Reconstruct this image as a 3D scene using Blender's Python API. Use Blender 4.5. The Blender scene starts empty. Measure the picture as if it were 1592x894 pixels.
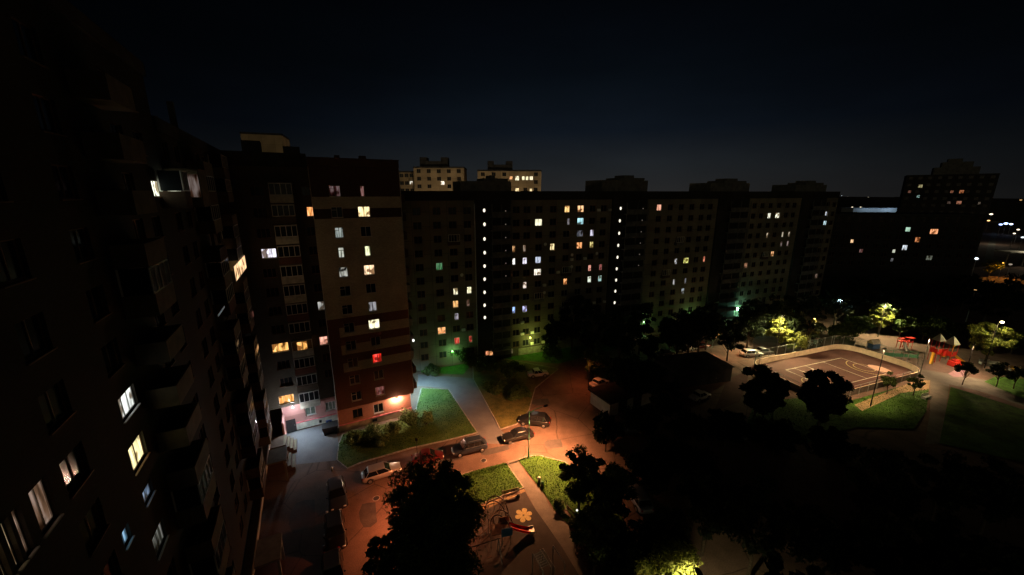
import bpy, bmesh, math, random
import numpy as np
from mathutils import Vector, Matrix

R = math.radians
col = bpy.context.scene.collection
scene = bpy.context.scene

# ------------------------------------------------------------------ camera
EYE = 34.0
PITCH = R(13.8)
FOC = 600.0            # focal length in pixels of a 1592 px wide frame
cam_d = bpy.data.cameras.new("camera")
cam_d.sensor_width = 36.0
cam_d.lens = 36.0 * FOC / 1592.0
cam_d.clip_start = 0.1
cam_d.clip_end = 6000
cam = bpy.data.objects.new("camera", cam_d)
col.objects.link(cam)
cam.location = (0, 0, EYE)
cam.rotation_euler = (R(90) - PITCH, 0, 0)
scene.camera = cam

# ------------------------------------------------------------------ view + world
scene.view_settings.view_transform = 'Standard'
scene.view_settings.look = 'None'
scene.view_settings.gamma = 1
scene.view_settings.exposure = 0
scene.view_settings.use_curve_mapping = False
scene.render.engine = 'CYCLES'
scene.cycles.use_denoising = True
scene.cycles.max_bounces = 4
scene.cycles.diffuse_bounces = 2
scene.cycles.glossy_bounces = 2
scene.cycles.transmission_bounces = 2
scene.cycles.transparent_max_bounces = 6
scene.cycles.sample_clamp_indirect = 2.0
scene.cycles.use_light_tree = True
scene.cycles.caustics_reflective = False
scene.cycles.caustics_refractive = False

world = bpy.data.worlds.new("World")
scene.world = world
world.use_nodes = True
nt = world.node_tree
nt.nodes.clear()
def N(tree, t, **kw):
    n = tree.nodes.new(t)
    for k, v in kw.items():
        setattr(n, k, v)
    return n
out = N(nt, 'ShaderNodeOutputWorld')
bg = N(nt, 'ShaderNodeBackground')
tc = N(nt, 'ShaderNodeTexCoord')
sep = N(nt, 'ShaderNodeSeparateXYZ')
nt.links.new(tc.outputs['Generated'], sep.inputs[0])
def ramp(tree, stops, interp='LINEAR'):
    r = N(tree, 'ShaderNodeValToRGB')
    r.color_ramp.interpolation = interp
    e = r.color_ramp.elements
    while len(e) > 1:
        e.remove(e[-1])
    e[0].position = stops[0][0]; e[0].color = (*stops[0][1], 1)
    for p, c in stops[1:]:
        q = e.new(p); q.color = (*c, 1)
    return r
def math_node(tree, op, a, b=None, clamp=False):
    m = N(tree, 'ShaderNodeMath', operation=op); m.use_clamp = clamp
    for i, v in enumerate((a, b)):
        if v is None: continue
        if isinstance(v, (int, float)): m.inputs[i].default_value = v
        else: tree.links.new(v, m.inputs[i])
    return m.outputs[0]
front = ramp(nt, [(0.0, (.0200, .0200, .0205)), (0.06, (.0135, .0160, .0185)), (0.14, (.0048, .0076, .0125)),
                  (0.26, (.0021, .0037, .0060)), (0.42, (.0009, .0015, .0028)), (0.8, (.0005, .0008, .0014))])
nt.links.new(sep.outputs[2], front.inputs[0])
# the glow of the city stands over one quarter of the horizon
azd = N(nt, 'ShaderNodeVectorMath', operation='DOT_PRODUCT')
nt.links.new(tc.outputs['Generated'], azd.inputs[0])
azd.inputs[1].default_value = (math.sin(R(9)), math.cos(R(9)), 0)
az = math_node(nt, 'POWER', math_node(nt, 'MAXIMUM', azd.outputs['Value'], 0.0), 5.0)
az = math_node(nt, 'ADD', math_node(nt, 'MULTIPLY', az, 0.86), 0.14)
fc = N(nt, 'ShaderNodeMix', data_type='RGBA', blend_type='MULTIPLY')
fc.inputs[0].default_value = 1
nt.links.new(front.outputs[0], fc.inputs[6])
cc = N(nt, 'ShaderNodeCombineXYZ')
for i in range(3): nt.links.new(az, cc.inputs[i])
nt.links.new(cc.outputs[0], fc.inputs[7])
# warmer glow added low over the opposite, unseen quarter to light the facades
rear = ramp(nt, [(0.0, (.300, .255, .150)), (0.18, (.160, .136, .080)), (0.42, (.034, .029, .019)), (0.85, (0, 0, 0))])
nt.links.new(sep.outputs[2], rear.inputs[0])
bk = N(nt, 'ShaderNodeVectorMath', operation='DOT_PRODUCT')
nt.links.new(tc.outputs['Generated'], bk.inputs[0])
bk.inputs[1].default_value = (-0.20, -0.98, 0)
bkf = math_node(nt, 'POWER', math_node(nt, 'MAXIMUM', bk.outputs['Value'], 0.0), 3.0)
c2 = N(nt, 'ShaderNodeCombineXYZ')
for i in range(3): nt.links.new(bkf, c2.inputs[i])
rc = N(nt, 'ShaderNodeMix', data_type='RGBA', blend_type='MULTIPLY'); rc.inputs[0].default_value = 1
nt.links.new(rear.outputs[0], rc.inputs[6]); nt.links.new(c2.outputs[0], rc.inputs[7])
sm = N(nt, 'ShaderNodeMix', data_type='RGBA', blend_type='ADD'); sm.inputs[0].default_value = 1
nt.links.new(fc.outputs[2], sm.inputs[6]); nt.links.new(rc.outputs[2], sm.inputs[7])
hz = N(nt, 'ShaderNodeTexNoise'); hz.inputs['Scale'].default_value = 2.2; hz.inputs['Detail'].default_value = 5
hm = N(nt, 'ShaderNodeMapping'); hm.inputs['Scale'].default_value = (1, 1, 3.5)
nt.links.new(tc.outputs['Generated'], hm.inputs[0]); nt.links.new(hm.outputs[0], hz.inputs['Vector'])
hr = ramp(nt, [(.3, (.80, .80, .80)), (.7, (1.18, 1.18, 1.18))]); nt.links.new(hz.outputs[0], hr.inputs[0])
hx = N(nt, 'ShaderNodeMix', data_type='RGBA', blend_type='MULTIPLY'); hx.inputs[0].default_value = 1
nt.links.new(sm.outputs[2], hx.inputs[6]); nt.links.new(hr.outputs[0], hx.inputs[7])
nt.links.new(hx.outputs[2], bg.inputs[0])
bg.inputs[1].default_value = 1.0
nt.links.new(bg.outputs[0], out.inputs[0])

# ------------------------------------------------------------------ lamp levels (all lamps of the place)
SODIUM = (1.0, .37, .14)
RED_SODIUM = (1.0, .22, .07)
WARM = (1.0, .66, .36)
YELLOW = (1.0, .82, .40)
GREEN = (.25, 1.0, .30)
COLD = (.52, .88, 1.0)
WHITE_PINK = (.86, .92, 1.0)
POWER = dict(pole=24000, behind_tree=7000, red=650, parking=4500, cold=6200, court_wall=330, wall_warm=1050,
             park=23000, flood=12500, tree_yellow=4500)

# ------------------------------------------------------------------ places: pixels of the survey photo to metres
CP, SP = math.cos(PITCH), math.sin(PITCH)
def ray(x, y):
    u = (x - 796) / FOC; v = (y - 447) / FOC
    return (u, CP - v * SP, -SP - v * CP)
def G(x, y, z=0.0):
    d = ray(x, y); t = (z - EYE) / d[2]
    return (d[0] * t, d[1] * t)
def hit(O, d, x, y):
    n = (d[1], -d[0]); r = ray(x, y)
    t = (O[0] * n[0] + O[1] * n[1]) / (r[0] * n[0] + r[1] * n[1])
    X, Y = r[0] * t, r[1] * t
    return ((X - O[0]) * d[0] + (Y - O[1]) * d[1], EYE + r[2] * t)
ANG = R(27.9)
A = (math.cos(ANG), math.sin(ANG)); B = (-A[1], A[0])
def W2(a, b): return (a * A[0] + b * B[0], a * A[1] + b * B[1])

# ------------------------------------------------------------------ materials
def lin(c):
    return tuple(((v / 255) / 12.92 if v / 255 <= .04045 else ((v / 255 + .055) / 1.055) ** 2.4) for v in c)
MATS = {}
def mat(name, base, rough=.8, var=.25, scale=3.0, bump=.0, metal=0.0, spec=.3, coat=0.0, two=None, detail=4):
    """principled surface whose colour wanders with object-space noise"""
    if name in MATS: return MATS[name]
    m = bpy.data.materials.new(name); m.use_nodes = True
    t = m.node_tree; b = t.nodes['Principled BSDF']
    b.inputs['Roughness'].default_value = rough
    b.inputs['Metallic'].default_value = metal
    b.inputs['Specular IOR Level'].default_value = spec
    b.inputs['Coat Weight'].default_value = coat
    tcn = N(t, 'ShaderNodeTexCoord')
    nz = N(t, 'ShaderNodeTexNoise'); nz.inputs['Scale'].default_value = scale; nz.inputs['Detail'].default_value = detail
    t.links.new(tcn.outputs['Object'], nz.inputs['Vector'])
    lo = tuple(max(0, v * (1 - var)) for v in base)
    hi = two if two else tuple(min(1, v * (1 + var)) for v in base)
    r = ramp(t, [(.32, lo), (.68, hi)])
    t.links.new(nz.outputs[0], r.inputs[0]); t.links.new(r.outputs[0], b.inputs['Base Color'])
    if bump:
        bp = N(t, 'ShaderNodeBump'); bp.inputs['Strength'].default_value = bump; bp.inputs['Distance'].default_value = .05
        t.links.new(nz.outputs[0], bp.inputs['Height']); t.links.new(bp.outputs[0], b.inputs['Normal'])
    MATS[name] = m
    return m
def panel_mat(name, base, joint, pw, ph, rough=.85, var=.15, off=0.0):
    """concrete panels or brick courses with joints, in object space (x along the wall, z up)"""
    if name in MATS: return MATS[name]
    m = bpy.data.materials.new(name); m.use_nodes = True
    t = m.node_tree; b = t.nodes['Principled BSDF']; b.inputs['Roughness'].default_value = rough
    b.inputs['Specular IOR Level'].default_value = .2
    tcn = N(t, 'ShaderNodeTexCoord'); s = N(t, 'ShaderNodeSeparateXYZ'); t.links.new(tcn.outputs['Object'], s.inputs[0])
    c = N(t, 'ShaderNodeCombineXYZ')
    t.links.new(math_node(t, 'ADD', s.outputs[0], s.outputs[1]), c.inputs[0]); t.links.new(s.outputs[2], c.inputs[1])
    br = N(t, 'ShaderNodeTexBrick'); br.offset = off
    br.inputs['Color1'].default_value = (*[v * (1 - var) for v in base], 1)
    br.inputs['Color2'].default_value = (*[min(1, v * (1 + var)) for v in base], 1)
    br.inputs['Mortar'].default_value = (*joint, 1)
    br.inputs['Scale'].default_value = 1.0
    br.inputs['Mortar Size'].default_value = .012 if ph < .5 else .03
    br.inputs['Brick Width'].default_value = pw; br.inputs['Row Height'].default_value = ph
    t.links.new(c.outputs[0], br.inputs['Vector'])
    nz = N(t, 'ShaderNodeTexNoise'); nz.inputs['Scale'].default_value = .35; nz.inputs['Detail'].default_value = 6
    t.links.new(tcn.outputs['Object'], nz.inputs['Vector'])
    mx = N(t, 'ShaderNodeMix', data_type='RGBA', blend_type='MULTIPLY'); mx.inputs[0].default_value = .6
    r = ramp(t, [(.3, (.6, .6, .6)), (.7, (1.1, 1.1, 1.1))])
    t.links.new(nz.outputs[0], r.inputs[0])
    t.links.new(br.outputs[0], mx.inputs[6]); t.links.new(r.outputs[0], mx.inputs[7])
    t.links.new(mx.outputs[2], b.inputs['Base Color'])
    MATS[name] = m
    return m
def lit_mat(rgb, k=1.0, kind='curtain'):
    """a lit room behind curtains: folds and an uneven curtain edge"""
    key = 'lit_room_%d_%d_%d_%d_%s' % (*rgb, int(k * 100), kind)
    if key in MATS: return MATS[key]
    m = bpy.data.materials.new(key); m.use_nodes = True
    t = m.node_tree; t.nodes.clear()
    o = N(t, 'ShaderNodeOutputMaterial'); e = N(t, 'ShaderNodeEmission')
    tcn = N(t, 'ShaderNodeTexCoord'); oi = N(t, 'ShaderNodeObjectInfo')
    mp = N(t, 'ShaderNodeMapping'); mp.inputs['Scale'].default_value = (3.2, 3.2, .5)
    t.links.new(tcn.outputs['Object'], mp.inputs[0])
    ns = N(t, 'ShaderNodeTexNoise', noise_dimensions='4D'); ns.inputs['Scale'].default_value = 1.6; ns.inputs['Detail'].default_value = 3
    t.links.new(mp.outputs[0], ns.inputs['Vector'])
    t.links.new(math_node(t, 'MULTIPLY', oi.outputs['Random'], 40.0), ns.inputs['W'])
    n2 = N(t, 'ShaderNodeTexNoise', noise_dimensions='4D'); n2.inputs['Scale'].default_value = 1.1; n2.inputs['Detail'].default_value = 1
    t.links.new(tcn.outputs['Object'], n2.inputs['Vector'])
    t.links.new(math_node(t, 'MULTIPLY', oi.outputs['Random'], 17.0), n2.inputs['W'])
    L = lin(rgb)
    r = ramp(t, [(.32, tuple(v * .3 for v in L)), (.46, L), (.62, tuple(min(3, v * 1.5 + .12) for v in L))])
    t.links.new(ns.outputs[0], r.inputs[0])
    r2 = ramp(t, [(.40, (.22, .17, .13)), (.47, (1, 1, 1))] if kind != 'part' else [(.46, (.015, .015, .015)), (.53, (1, 1, 1))])
    t.links.new(n2.outputs[0], r2.inputs[0])
    mx = N(t, 'ShaderNodeMix', data_type='RGBA', blend_type='MULTIPLY'); mx.inputs[0].default_value = 1
    t.links.new(r.outputs[0], mx.inputs[6]); t.links.new(r2.outputs[0], mx.inputs[7])
    t.links.new(mx.outputs[2], e.inputs[0]); e.inputs[1].default_value = k * 1.15
    t.links.new(e.outputs[0], o.inputs[0])
    MATS[key] = m
    return m
def bulb_mat(c, k):
    key = 'lamp_glass_%.2f_%.2f_%.2f_%g' % (*c, k)
    if key in MATS: return MATS[key]
    m = bpy.data.materials.new(key); m.use_nodes = True
    t = m.node_tree; t.nodes.clear()
    o = N(t, 'ShaderNodeOutputMaterial'); e = N(t, 'ShaderNodeEmission')
    e.inputs[0].default_value = (*c, 1); e.inputs[1].default_value = k
    t.links.new(e.outputs[0], o.inputs[0]); MATS[key] = m
    return m
def leaf_mat(name, base, var=.5):
    if name in MATS: return MATS[name]
    m = bpy.data.materials.new(name); m.use_nodes = True
    t = m.node_tree; b = t.nodes['Principled BSDF']; b.inputs['Roughness'].default_value = .6
    b.inputs['Specular IOR Level'].default_value = .25
    o = [n for n in t.nodes if n.type == 'OUTPUT_MATERIAL'][0]
    g = N(t, 'ShaderNodeNewGeometry')
    r = ramp(t, [(0, tuple(v * (1 - var) for v in base)), (1, tuple(v * (1 + var) for v in base))])
    t.links.new(g.outputs['Random Per Island'], r.inputs[0]); t.links.new(r.outputs[0], b.inputs['Base Color'])
    tr = N(t, 'ShaderNodeBsdfTranslucent'); t.links.new(r.outputs[0], tr.inputs[0])
    ms = N(t, 'ShaderNodeMixShader'); ms.inputs[0].default_value = .35
    t.links.new(b.outputs[0], ms.inputs[1]); t.links.new(tr.outputs[0], ms.inputs[2]); t.links.new(ms.outputs[0], o.inputs[0])
    MATS[name] = m
    return m
def ground_mat(name, lo, hi, s1, s2, bump=.4, crack=False, rough=.9):
    """ground surfaces: two scales of noise, optional crack lines"""
    if name in MATS: return MATS[name]
    m = bpy.data.materials.new(name); m.use_nodes = True
    t = m.node_tree; b = t.nodes['Principled BSDF']; b.inputs['Roughness'].default_value = rough
    b.inputs['Specular IOR Level'].default_value = .25
    tcn = N(t, 'ShaderNodeTexCoord')
    a = N(t, 'ShaderNodeTexNoise'); a.inputs['Scale'].default_value = s1; a.inputs['Detail'].default_value = 8; a.inputs['Roughness'].default_value = .65
    c = N(t, 'ShaderNodeTexNoise'); c.inputs['Scale'].default_value = s2; c.inputs['Detail'].default_value = 4
    t.links.new(tcn.outputs['Object'], a.inputs['Vector']); t.links.new(tcn.outputs['Object'], c.inputs['Vector'])
    f = math_node(t, 'ADD', math_node(t, 'MULTIPLY', a.outputs[0], .6), math_node(t, 'MULTIPLY', c.outputs[0], .4))
    r = ramp(t, [(.38, lo), (.62, hi)])
    t.links.new(f, r.inputs[0])
    src = r.outputs[0]
    if crack:
        v = N(t, 'ShaderNodeTexVoronoi', feature='DISTANCE_TO_EDGE'); v.inputs['Scale'].default_value = .22
        wv = N(t, 'ShaderNodeMix', data_type='VECTOR'); wv.inputs[0].default_value = .35
        t.links.new(tcn.outputs['Object'], wv.inputs[4]); t.links.new(a.outputs[1], wv.inputs[5])
        t.links.new(wv.outputs[1], v.inputs['Vector'])
        rr = ramp(t, [(0, (.45, .45, .45)), (.012, (1, 1, 1))])
        t.links.new(v.outputs[0], rr.inputs[0])
        mx = N(t, 'ShaderNodeMix', data_type='RGBA', blend_type='MULTIPLY'); mx.inputs[0].default_value = 1
        t.links.new(src, mx.inputs[6]); t.links.new(rr.outputs[0], mx.inputs[7]); src = mx.outputs[2]
    t.links.new(src, b.inputs['Base Color'])
    bp = N(t, 'ShaderNodeBump'); bp.inputs['Strength'].default_value = bump; bp.inputs['Distance'].default_value = .04
    t.links.new(c.outputs[0], bp.inputs['Height']); t.links.new(bp.outputs[0], b.inputs['Normal'])
    MATS[name] = m
    return m

M_ASPHALT = ground_mat('asphalt', (.080, .054, .042), (.165, .110, .085), .35, 9, .5, True)
M_LAWN = ground_mat('lawn', (.015, .048, .006), (.055, .145, .015), .7, 7, 1.0)
M_LAWN_DRY = ground_mat('dry_lawn', (.05, .055, .014), (.14, .125, .035), .6, 6, 1.0)
M_PATH = ground_mat('pavement_slabs', (.10, .095, .085), (.165, .155, .135), .8, 12, .4)
M_RUBBER = ground_mat('rubber_surface', (.032, .030, .028), (.058, .052, .048), .5, 14, .3)
M_RINK = ground_mat('rink_asphalt', (.066, .034, .030), (.118, .060, .052), .25, 8, .3)
M_PINK = ground_mat('pink_paving', (.20, .12, .15), (.30, .18, .22), .6, 10, .3)
M_SAND = ground_mat('sandy_edging', (.18, .13, .07), (.32, .24, .13), 1.5, 9, .5)
M_KERB = mat('kerb_stone', (.26, .24, .22), .9, .3, 2, .3)
M_PAINT = mat('road_paint', (.55, .5, .42), .8, .3, 4)
M_PAINTY = mat('yellow_paint', (.46, .38, .16), .8, .25, 6)
M_DGLASS = mat('dark_window_glass', (.012, .014, .016), .15, .2, 1, spec=.2)
M_FRAME = mat('white_window_frame', (.6, .6, .58), .6, .1, 3)
M_GFRAME = mat('grey_window_frame', (.24, .24, .23), .6, .2, 3)
M_BFRAME = mat('brown_window_frame', (.16, .08, .04), .6, .2, 3)
M_METAL = mat('galvanised_steel', (.35, .36, .36), .5, .2, 6, metal=.6)
M_DMETAL = mat('dark_painted_steel', (.035, .035, .037), .5, .2, 5, metal=.3)
M_GREENPOLE = mat('green_lit_steel', (.10, .50, .32), .45, .2, 5)  # green raised in the base colour to stand in for the lit pole top
M_RUST = mat('rusty_steel', (.12, .085, .065), .8, .4, 6)
M_CONC = mat('concrete', (.30, .29, .27), .9, .2, 1.2, .3)
M_DCONC = mat('dark_concrete', (.10, .10, .095), .9, .3, 1.2, .3)
M_ROOF = mat('roof_felt', (.035, .034, .034), .95, .4, .8, .3)
M_BRICK_RED = panel_mat('red_brick', (.13, .052, .037), (.16, .10, .08), .26, .085, off=.5)
M_BRICK_BEIGE = panel_mat('beige_brick', (.54, .49, .38), (.3, .27, .22), .26, .085, off=.5)
M_BRICK_BROWN = panel_mat('brown_brick', (.075, .046, .032), (.08, .05, .035), .26, .085, off=.5)
M_BRICK_DARK = panel_mat('dark_wall_brick', (.08, .065, .045), (.11, .09, .07), .26, .085, off=.5)
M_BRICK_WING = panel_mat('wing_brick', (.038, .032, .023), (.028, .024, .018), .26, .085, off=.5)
M_PINKWALL = panel_mat('pink_plaster', (.50, .26, .24), (.42, .22, .2), 3.1, 2.6)
M_PINKTRIM = mat('pink_trim', (.62, .18, .20), .7, .15, 3)
M_PLINTH = mat('pale_stone_plinth', (.42, .41, .35), .85, .25, 1.6, .5)
M_PANEL = panel_mat('concrete_panels', (.17, .152, .115), (.06, .055, .05), 3.2, 2.55)
M_PANEL_PALE = panel_mat('pale_panels', (.42, .32, .20), (.2, .16, .1), 3.2, 2.8)
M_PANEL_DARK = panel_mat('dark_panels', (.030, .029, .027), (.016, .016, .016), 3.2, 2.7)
M_BARK = mat('bark', (.07, .055, .04), .9, .4, 5, .5)
M_RUBTYRE = mat('tyre_rubber', (.012, .012, .012), .9, .2, 8)
M_RIM = mat('wheel_rim', (.4, .4, .42), .35, .1, 8, metal=.8)
M_CARGLASS = mat('car_glass', (.01, .011, .013), .06, .1, 1, spec=.7)
M_LAMPLENS = mat('headlight_lens', (.7, .7, .72), .15, .1, 4, spec=.8)
M_TAILLENS = mat('tail_light_lens', (.35, .01, .01), .2, .1, 4, spec=.6)
M_PLATE = mat('white_plate', (.7, .7, .68), .6, .1, 3)
M_WOOD = mat('bench_wood', (.14, .095, .065), .7, .3, 4)

# ------------------------------------------------------------------ builders
class MB:
    def __init__(s): s.v = []; s.f = []; s.mi = []
    def quad(s, p, mi=0):
        n = len(s.v); s.v += [tuple(q) for q in p]; s.f.append(tuple(range(n, n + len(p)))); s.mi.append(mi)
    def box(s, x0, x1, y0, y1, z0, z1, mi=0):
        n = len(s.v)
        s.v += [(x0, y0, z0), (x1, y0, z0), (x1, y1, z0), (x0, y1, z0), (x0, y0, z1), (x1, y0, z1), (x1, y1, z1), (x0, y1, z1)]
        s.f += [(n, n + 3, n + 2, n + 1), (n + 4, n + 5, n + 6, n + 7), (n, n + 1, n + 5, n + 4), (n + 1, n + 2, n + 6, n + 5),
                (n + 2, n + 3, n + 7, n + 6), (n + 3, n, n + 4, n + 7)]
        s.mi += [mi] * 6
    def tube(s, p, q, r0, r1=None, k=8, mi=0):
        r1 = r0 if r1 is None else r1
        p, q = Vector(p), Vector(q); d = (q - p)
        if d.length < 1e-6: return
        d.normalize()
        a = d.orthogonal().normalized(); b = d.cross(a); n = len(s.v)
        for c, r in ((p, r0), (q, r1)):
            for i in range(k):
                t = 2 * math.pi * i / k
                s.v.append(tuple(c + (a * math.cos(t) + b * math.sin(t)) * r))
        for i in range(k):
            j = (i + 1) % k
            s.f.append((n + i, n + j, n + k + j, n + k + i)); s.mi.append(mi)
        s.f.append(tuple(n + i for i in range(k - 1, -1, -1))); s.mi.append(mi)
        s.f.append(tuple(n + k + i for i in range(k))); s.mi.append(mi)
    def path(s, pts, r, k=6, mi=0):
        for a, b in zip(pts[:-1], pts[1:]): s.tube(a, b, r, r, k, mi)
    def ball(s, c, r, k=10, sq=(1, 1, 1), mi=0):
        n = len(s.v); m = k // 2
        for i in range(1, m):
            for j in range(k):
                th = math.pi * i / m; ph = 2 * math.pi * j / k
                s.v.append((c[0] + r * sq[0] * math.sin(th) * math.cos(ph), c[1] + r * sq[1] * math.sin(th) * math.sin(ph), c[2] + r * sq[2] * math.cos(th)))
        t = len(s.v); s.v.append((c[0], c[1], c[2] + r * sq[2])); s.v.append((c[0], c[1], c[2] - r * sq[2]))
        for i in range(m - 2):
            for j in range(k):
                j2 = (j + 1) % k
                s.f.append((n + i * k + j, n + (i + 1) * k + j, n + (i + 1) * k + j2, n + i * k + j2)); s.mi.append(mi)
        for j in range(k):
            j2 = (j + 1) % k
            s.f.append((t, n + j, n + j2)); s.mi.append(mi)
            s.f.append((t + 1, n + (m - 2) * k + j2, n + (m - 2) * k + j)); s.mi.append(mi)
    def poly(s, pts, z, mi=0):
        n = len(s.v); s.v += [(p[0], p[1], z) for p in pts]
        a = sum(pts[i][0] * pts[(i + 1) % len(pts)][1] - pts[(i + 1) % len(pts)][0] * pts[i][1] for i in range(len(pts)))
        idx = list(range(n, n + len(pts)))
        s.f.append(tuple(idx if a > 0 else idx[::-1])); s.mi.append(mi)
    def build(s, name, mats, parent=None, smooth=False, bevel=0, sub=0):
        me = bpy.data.meshes.new(name)
        me.from_pydata(s.v, [], s.f)
        if not isinstance(mats, (list, tuple)): mats = [mats]
        for m in mats: me.materials.append(m)
        me.polygons.foreach_set('material_index', s.mi)
        if smooth: me.polygons.foreach_set('use_smooth', [True] * len(me.polygons))
        me.update()
        o = bpy.data.objects.new(name, me); col.objects.link(o)
        if parent is not None: o.parent = parent
        if bevel:
            b = o.modifiers.new('b', 'BEVEL'); b.width = bevel; b.segments = 2; b.limit_method = 'ANGLE'
        if sub:
            b = o.modifiers.new('s', 'SUBSURF'); b.levels = sub; b.render_levels = sub
        return o
def tag(o, label=None, cat=None, group=None, kind=None):
    if label: o['label'] = label
    if cat: o['category'] = cat
    if group: o['group'] = group
    if kind: o['kind'] = kind
    return o
def empty(name, loc, rz=0.0, label=None, cat=None, group=None):
    o = bpy.data.objects.new(name, None); col.objects.link(o)
    o.location = loc if len(loc) == 3 else (loc[0], loc[1], 0); o.rotation_euler = (0, 0, rz); o.empty_display_size = .3
    return tag(o, label, cat, group)
def light(loc, power, color, parent=None, r=.12, spot=None, dirn=None):
    d = bpy.data.lights.new('lamp_light', 'SPOT' if spot else 'POINT')
    d.energy = power; d.color = color; d.shadow_soft_size = r
    if spot: d.spot_size = R(spot); d.spot_blend = .85
    o = bpy.data.objects.new('lamp_light', d); col.objects.link(o); o.location = loc
    if dirn is not None: o.rotation_euler = Vector(dirn).to_track_quat('-Z', 'Y').to_euler()
    if parent is not None: o.parent = parent
    return o
def holes_wall(mb, x0, x1, z0, z1, rects, y=0.0, depth=.22, mfun=None):
    """front wall sheet at y with real openings and reveals; faces -y"""
    rects = [r for r in rects if r[0] > x0 + .02 and r[1] < x1 - .02 and r[2] > z0 + .02 and r[3] < z1 - .02]
    xs = sorted({x0, x1, *[round(r[0], 4) for r in rects], *[round(r[1], 4) for r in rects]})
    zs = sorted({z0, z1, *[round(r[2], 4) for r in rects], *[round(r[3], 4) for r in rects]})
    for i in range(len(zs) - 1):
        zc = (zs[i] + zs[i + 1]) / 2
        act = [r for r in rects if r[2] < zc < r[3]]
        run = None
        for j in range(len(xs) - 1):
            xc = (xs[j] + xs[j + 1]) / 2
            openc = any(r[0] < xc < r[1] for r in act)
            if openc:
                if run is not None: mb.quad([(run, y, zs[i]), (xs[j], y, zs[i]), (xs[j], y, zs[i + 1]), (run, y, zs[i + 1])], mfun(zc) if mfun else 0); run = None
            elif run is None: run = xs[j]
        if run is not None: mb.quad([(run, y, zs[i]), (x1, y, zs[i]), (x1, y, zs[i + 1]), (run, y, zs[i + 1])], mfun(zc) if mfun else 0)
    for a, b, c, d in rects:
        m = mfun((c + d) / 2) if mfun else 0
        mb.quad([(a, y, c), (a, y, d), (a, y + depth, d), (a, y + depth, c)], m)
        mb.quad([(b, y, c), (b, y + depth, c), (b, y + depth, d), (b, y, d)], m)
        mb.quad([(a, y, c), (a, y + depth, c), (b, y + depth, c), (b, y, c)], m)
        mb.quad([(a, y, d), (b, y, d), (b, y + depth, d), (a, y + depth, d)], m)
def frame_into(mb, a, b, c, d, y, n=2, fw=.06, transom=False):
    mb.box(a, a + fw, y, y + .06, c, d); mb.box(b - fw, b, y, y + .06, c, d)
    mb.box(a + fw, b - fw, y, y + .06, c, c + fw); mb.box(a + fw, b - fw, y, y + .06, d - fw, d)
    for i in range(1, n):
        x = a + (b - a) * i / n
        mb.box(x - fw * .45, x + fw * .45, y + .002, y + .058, c + fw, d - fw)
    if transom:
        z = d - (d - c) * .3
        xr = a + (b - a) / n - fw * .45
        mb.box(a + fw, xr, y + .004, y + .056, z - .03, z + .03)
def window(parent, rect, m, y=.12, n=2, fm=None, sill=True, fw=.06, transom=False):
    """one window: frame part (with a sill lip) and its pane as a sub-part"""
    a, b, c, d = rect
    cx, cz = (a + b) / 2, (c + d) / 2
    f = MB(); frame_into(f, a - cx, b - cx, c - cz, d - cz, 0, n, fw, transom)
    if sill: f.box(a - cx - .05, b - cx + .05, -.2, 0, c - cz - .05, c - cz)
    fo = f.build('window', fm or M_FRAME, parent); fo.location = (cx, y, cz)
    p = MB(); p.quad([(a - cx, .035, c - cz), (b - cx, .035, c - cz), (b - cx, .035, d - cz), (a - cx, .035, d - cz)])
    p.build('pane', m, fo)
    return fo
def overlap(r, s, g=.12): return not (r[1] + g < s[0] or s[1] + g < r[0] or r[3] + g < s[2] or s[3] + g < r[2])

# ================================================================== GROUND
def sheet(name, pts, z, m, px=True, parent=None):
    P = [G(*p) for p in pts] if px else pts
    mb = MB(); mb.poly(P, z)
    o = mb.build(name, m, parent)
    if parent is None: o['kind'] = 'structure'
    # triangulate properly
    bm = bmesh.new(); bm.from_mesh(o.data); bmesh.ops.triangulate(bm, faces=bm.faces); bm.to_mesh(o.data); bm.free()
    return o
def kerb(name, pts, closed=True, px=True, h=.12, w=.14, m=None):
    P = [G(*p) for p in pts] if px else pts
    mb = MB(); n = len(P)
    for i in range(n if closed else n - 1):
        a, b = Vector((*P[i], 0)), Vector((*P[(i + 1) % n], 0)); d = (b - a)
        if d.length < .05: continue
        d.normalize(); s = Vector((-d.y, d.x, 0)) * w / 2
        L = (b - a).length; k = max(1, int(L / 1.0))
        for j in range(k):
            p = a + d * (L * j / k + .008); q = a + d * (L * (j + 1) / k - .008)
            v = [p - s, q - s, q + s, p + s]; zz = h + .004 * ((i * 7 + j * 3) % 3)
            t0 = len(mb.v)
            mb.v += [(c.x, c.y, 0) for c in v] + [(c.x, c.y, zz) for c in v]
            for f in ((4, 5, 6, 7), (0, 1, 5, 4), (1, 2, 6, 5), (2, 3, 7, 6), (3, 0, 4, 7)):
                mb.f.append(tuple(t0 + e for e in f)); mb.mi.append(0)
    o = mb.build(name, m or M_KERB); o['kind'] = 'structure'
    return o
g = MB(); g.quad([(-3000, -400, 0), (3000, -400, 0), (3000, 5000, 0), (-3000, 5000, 0)])
g.build('ground', M_ASPHALT)['kind'] = 'structure'

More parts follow.
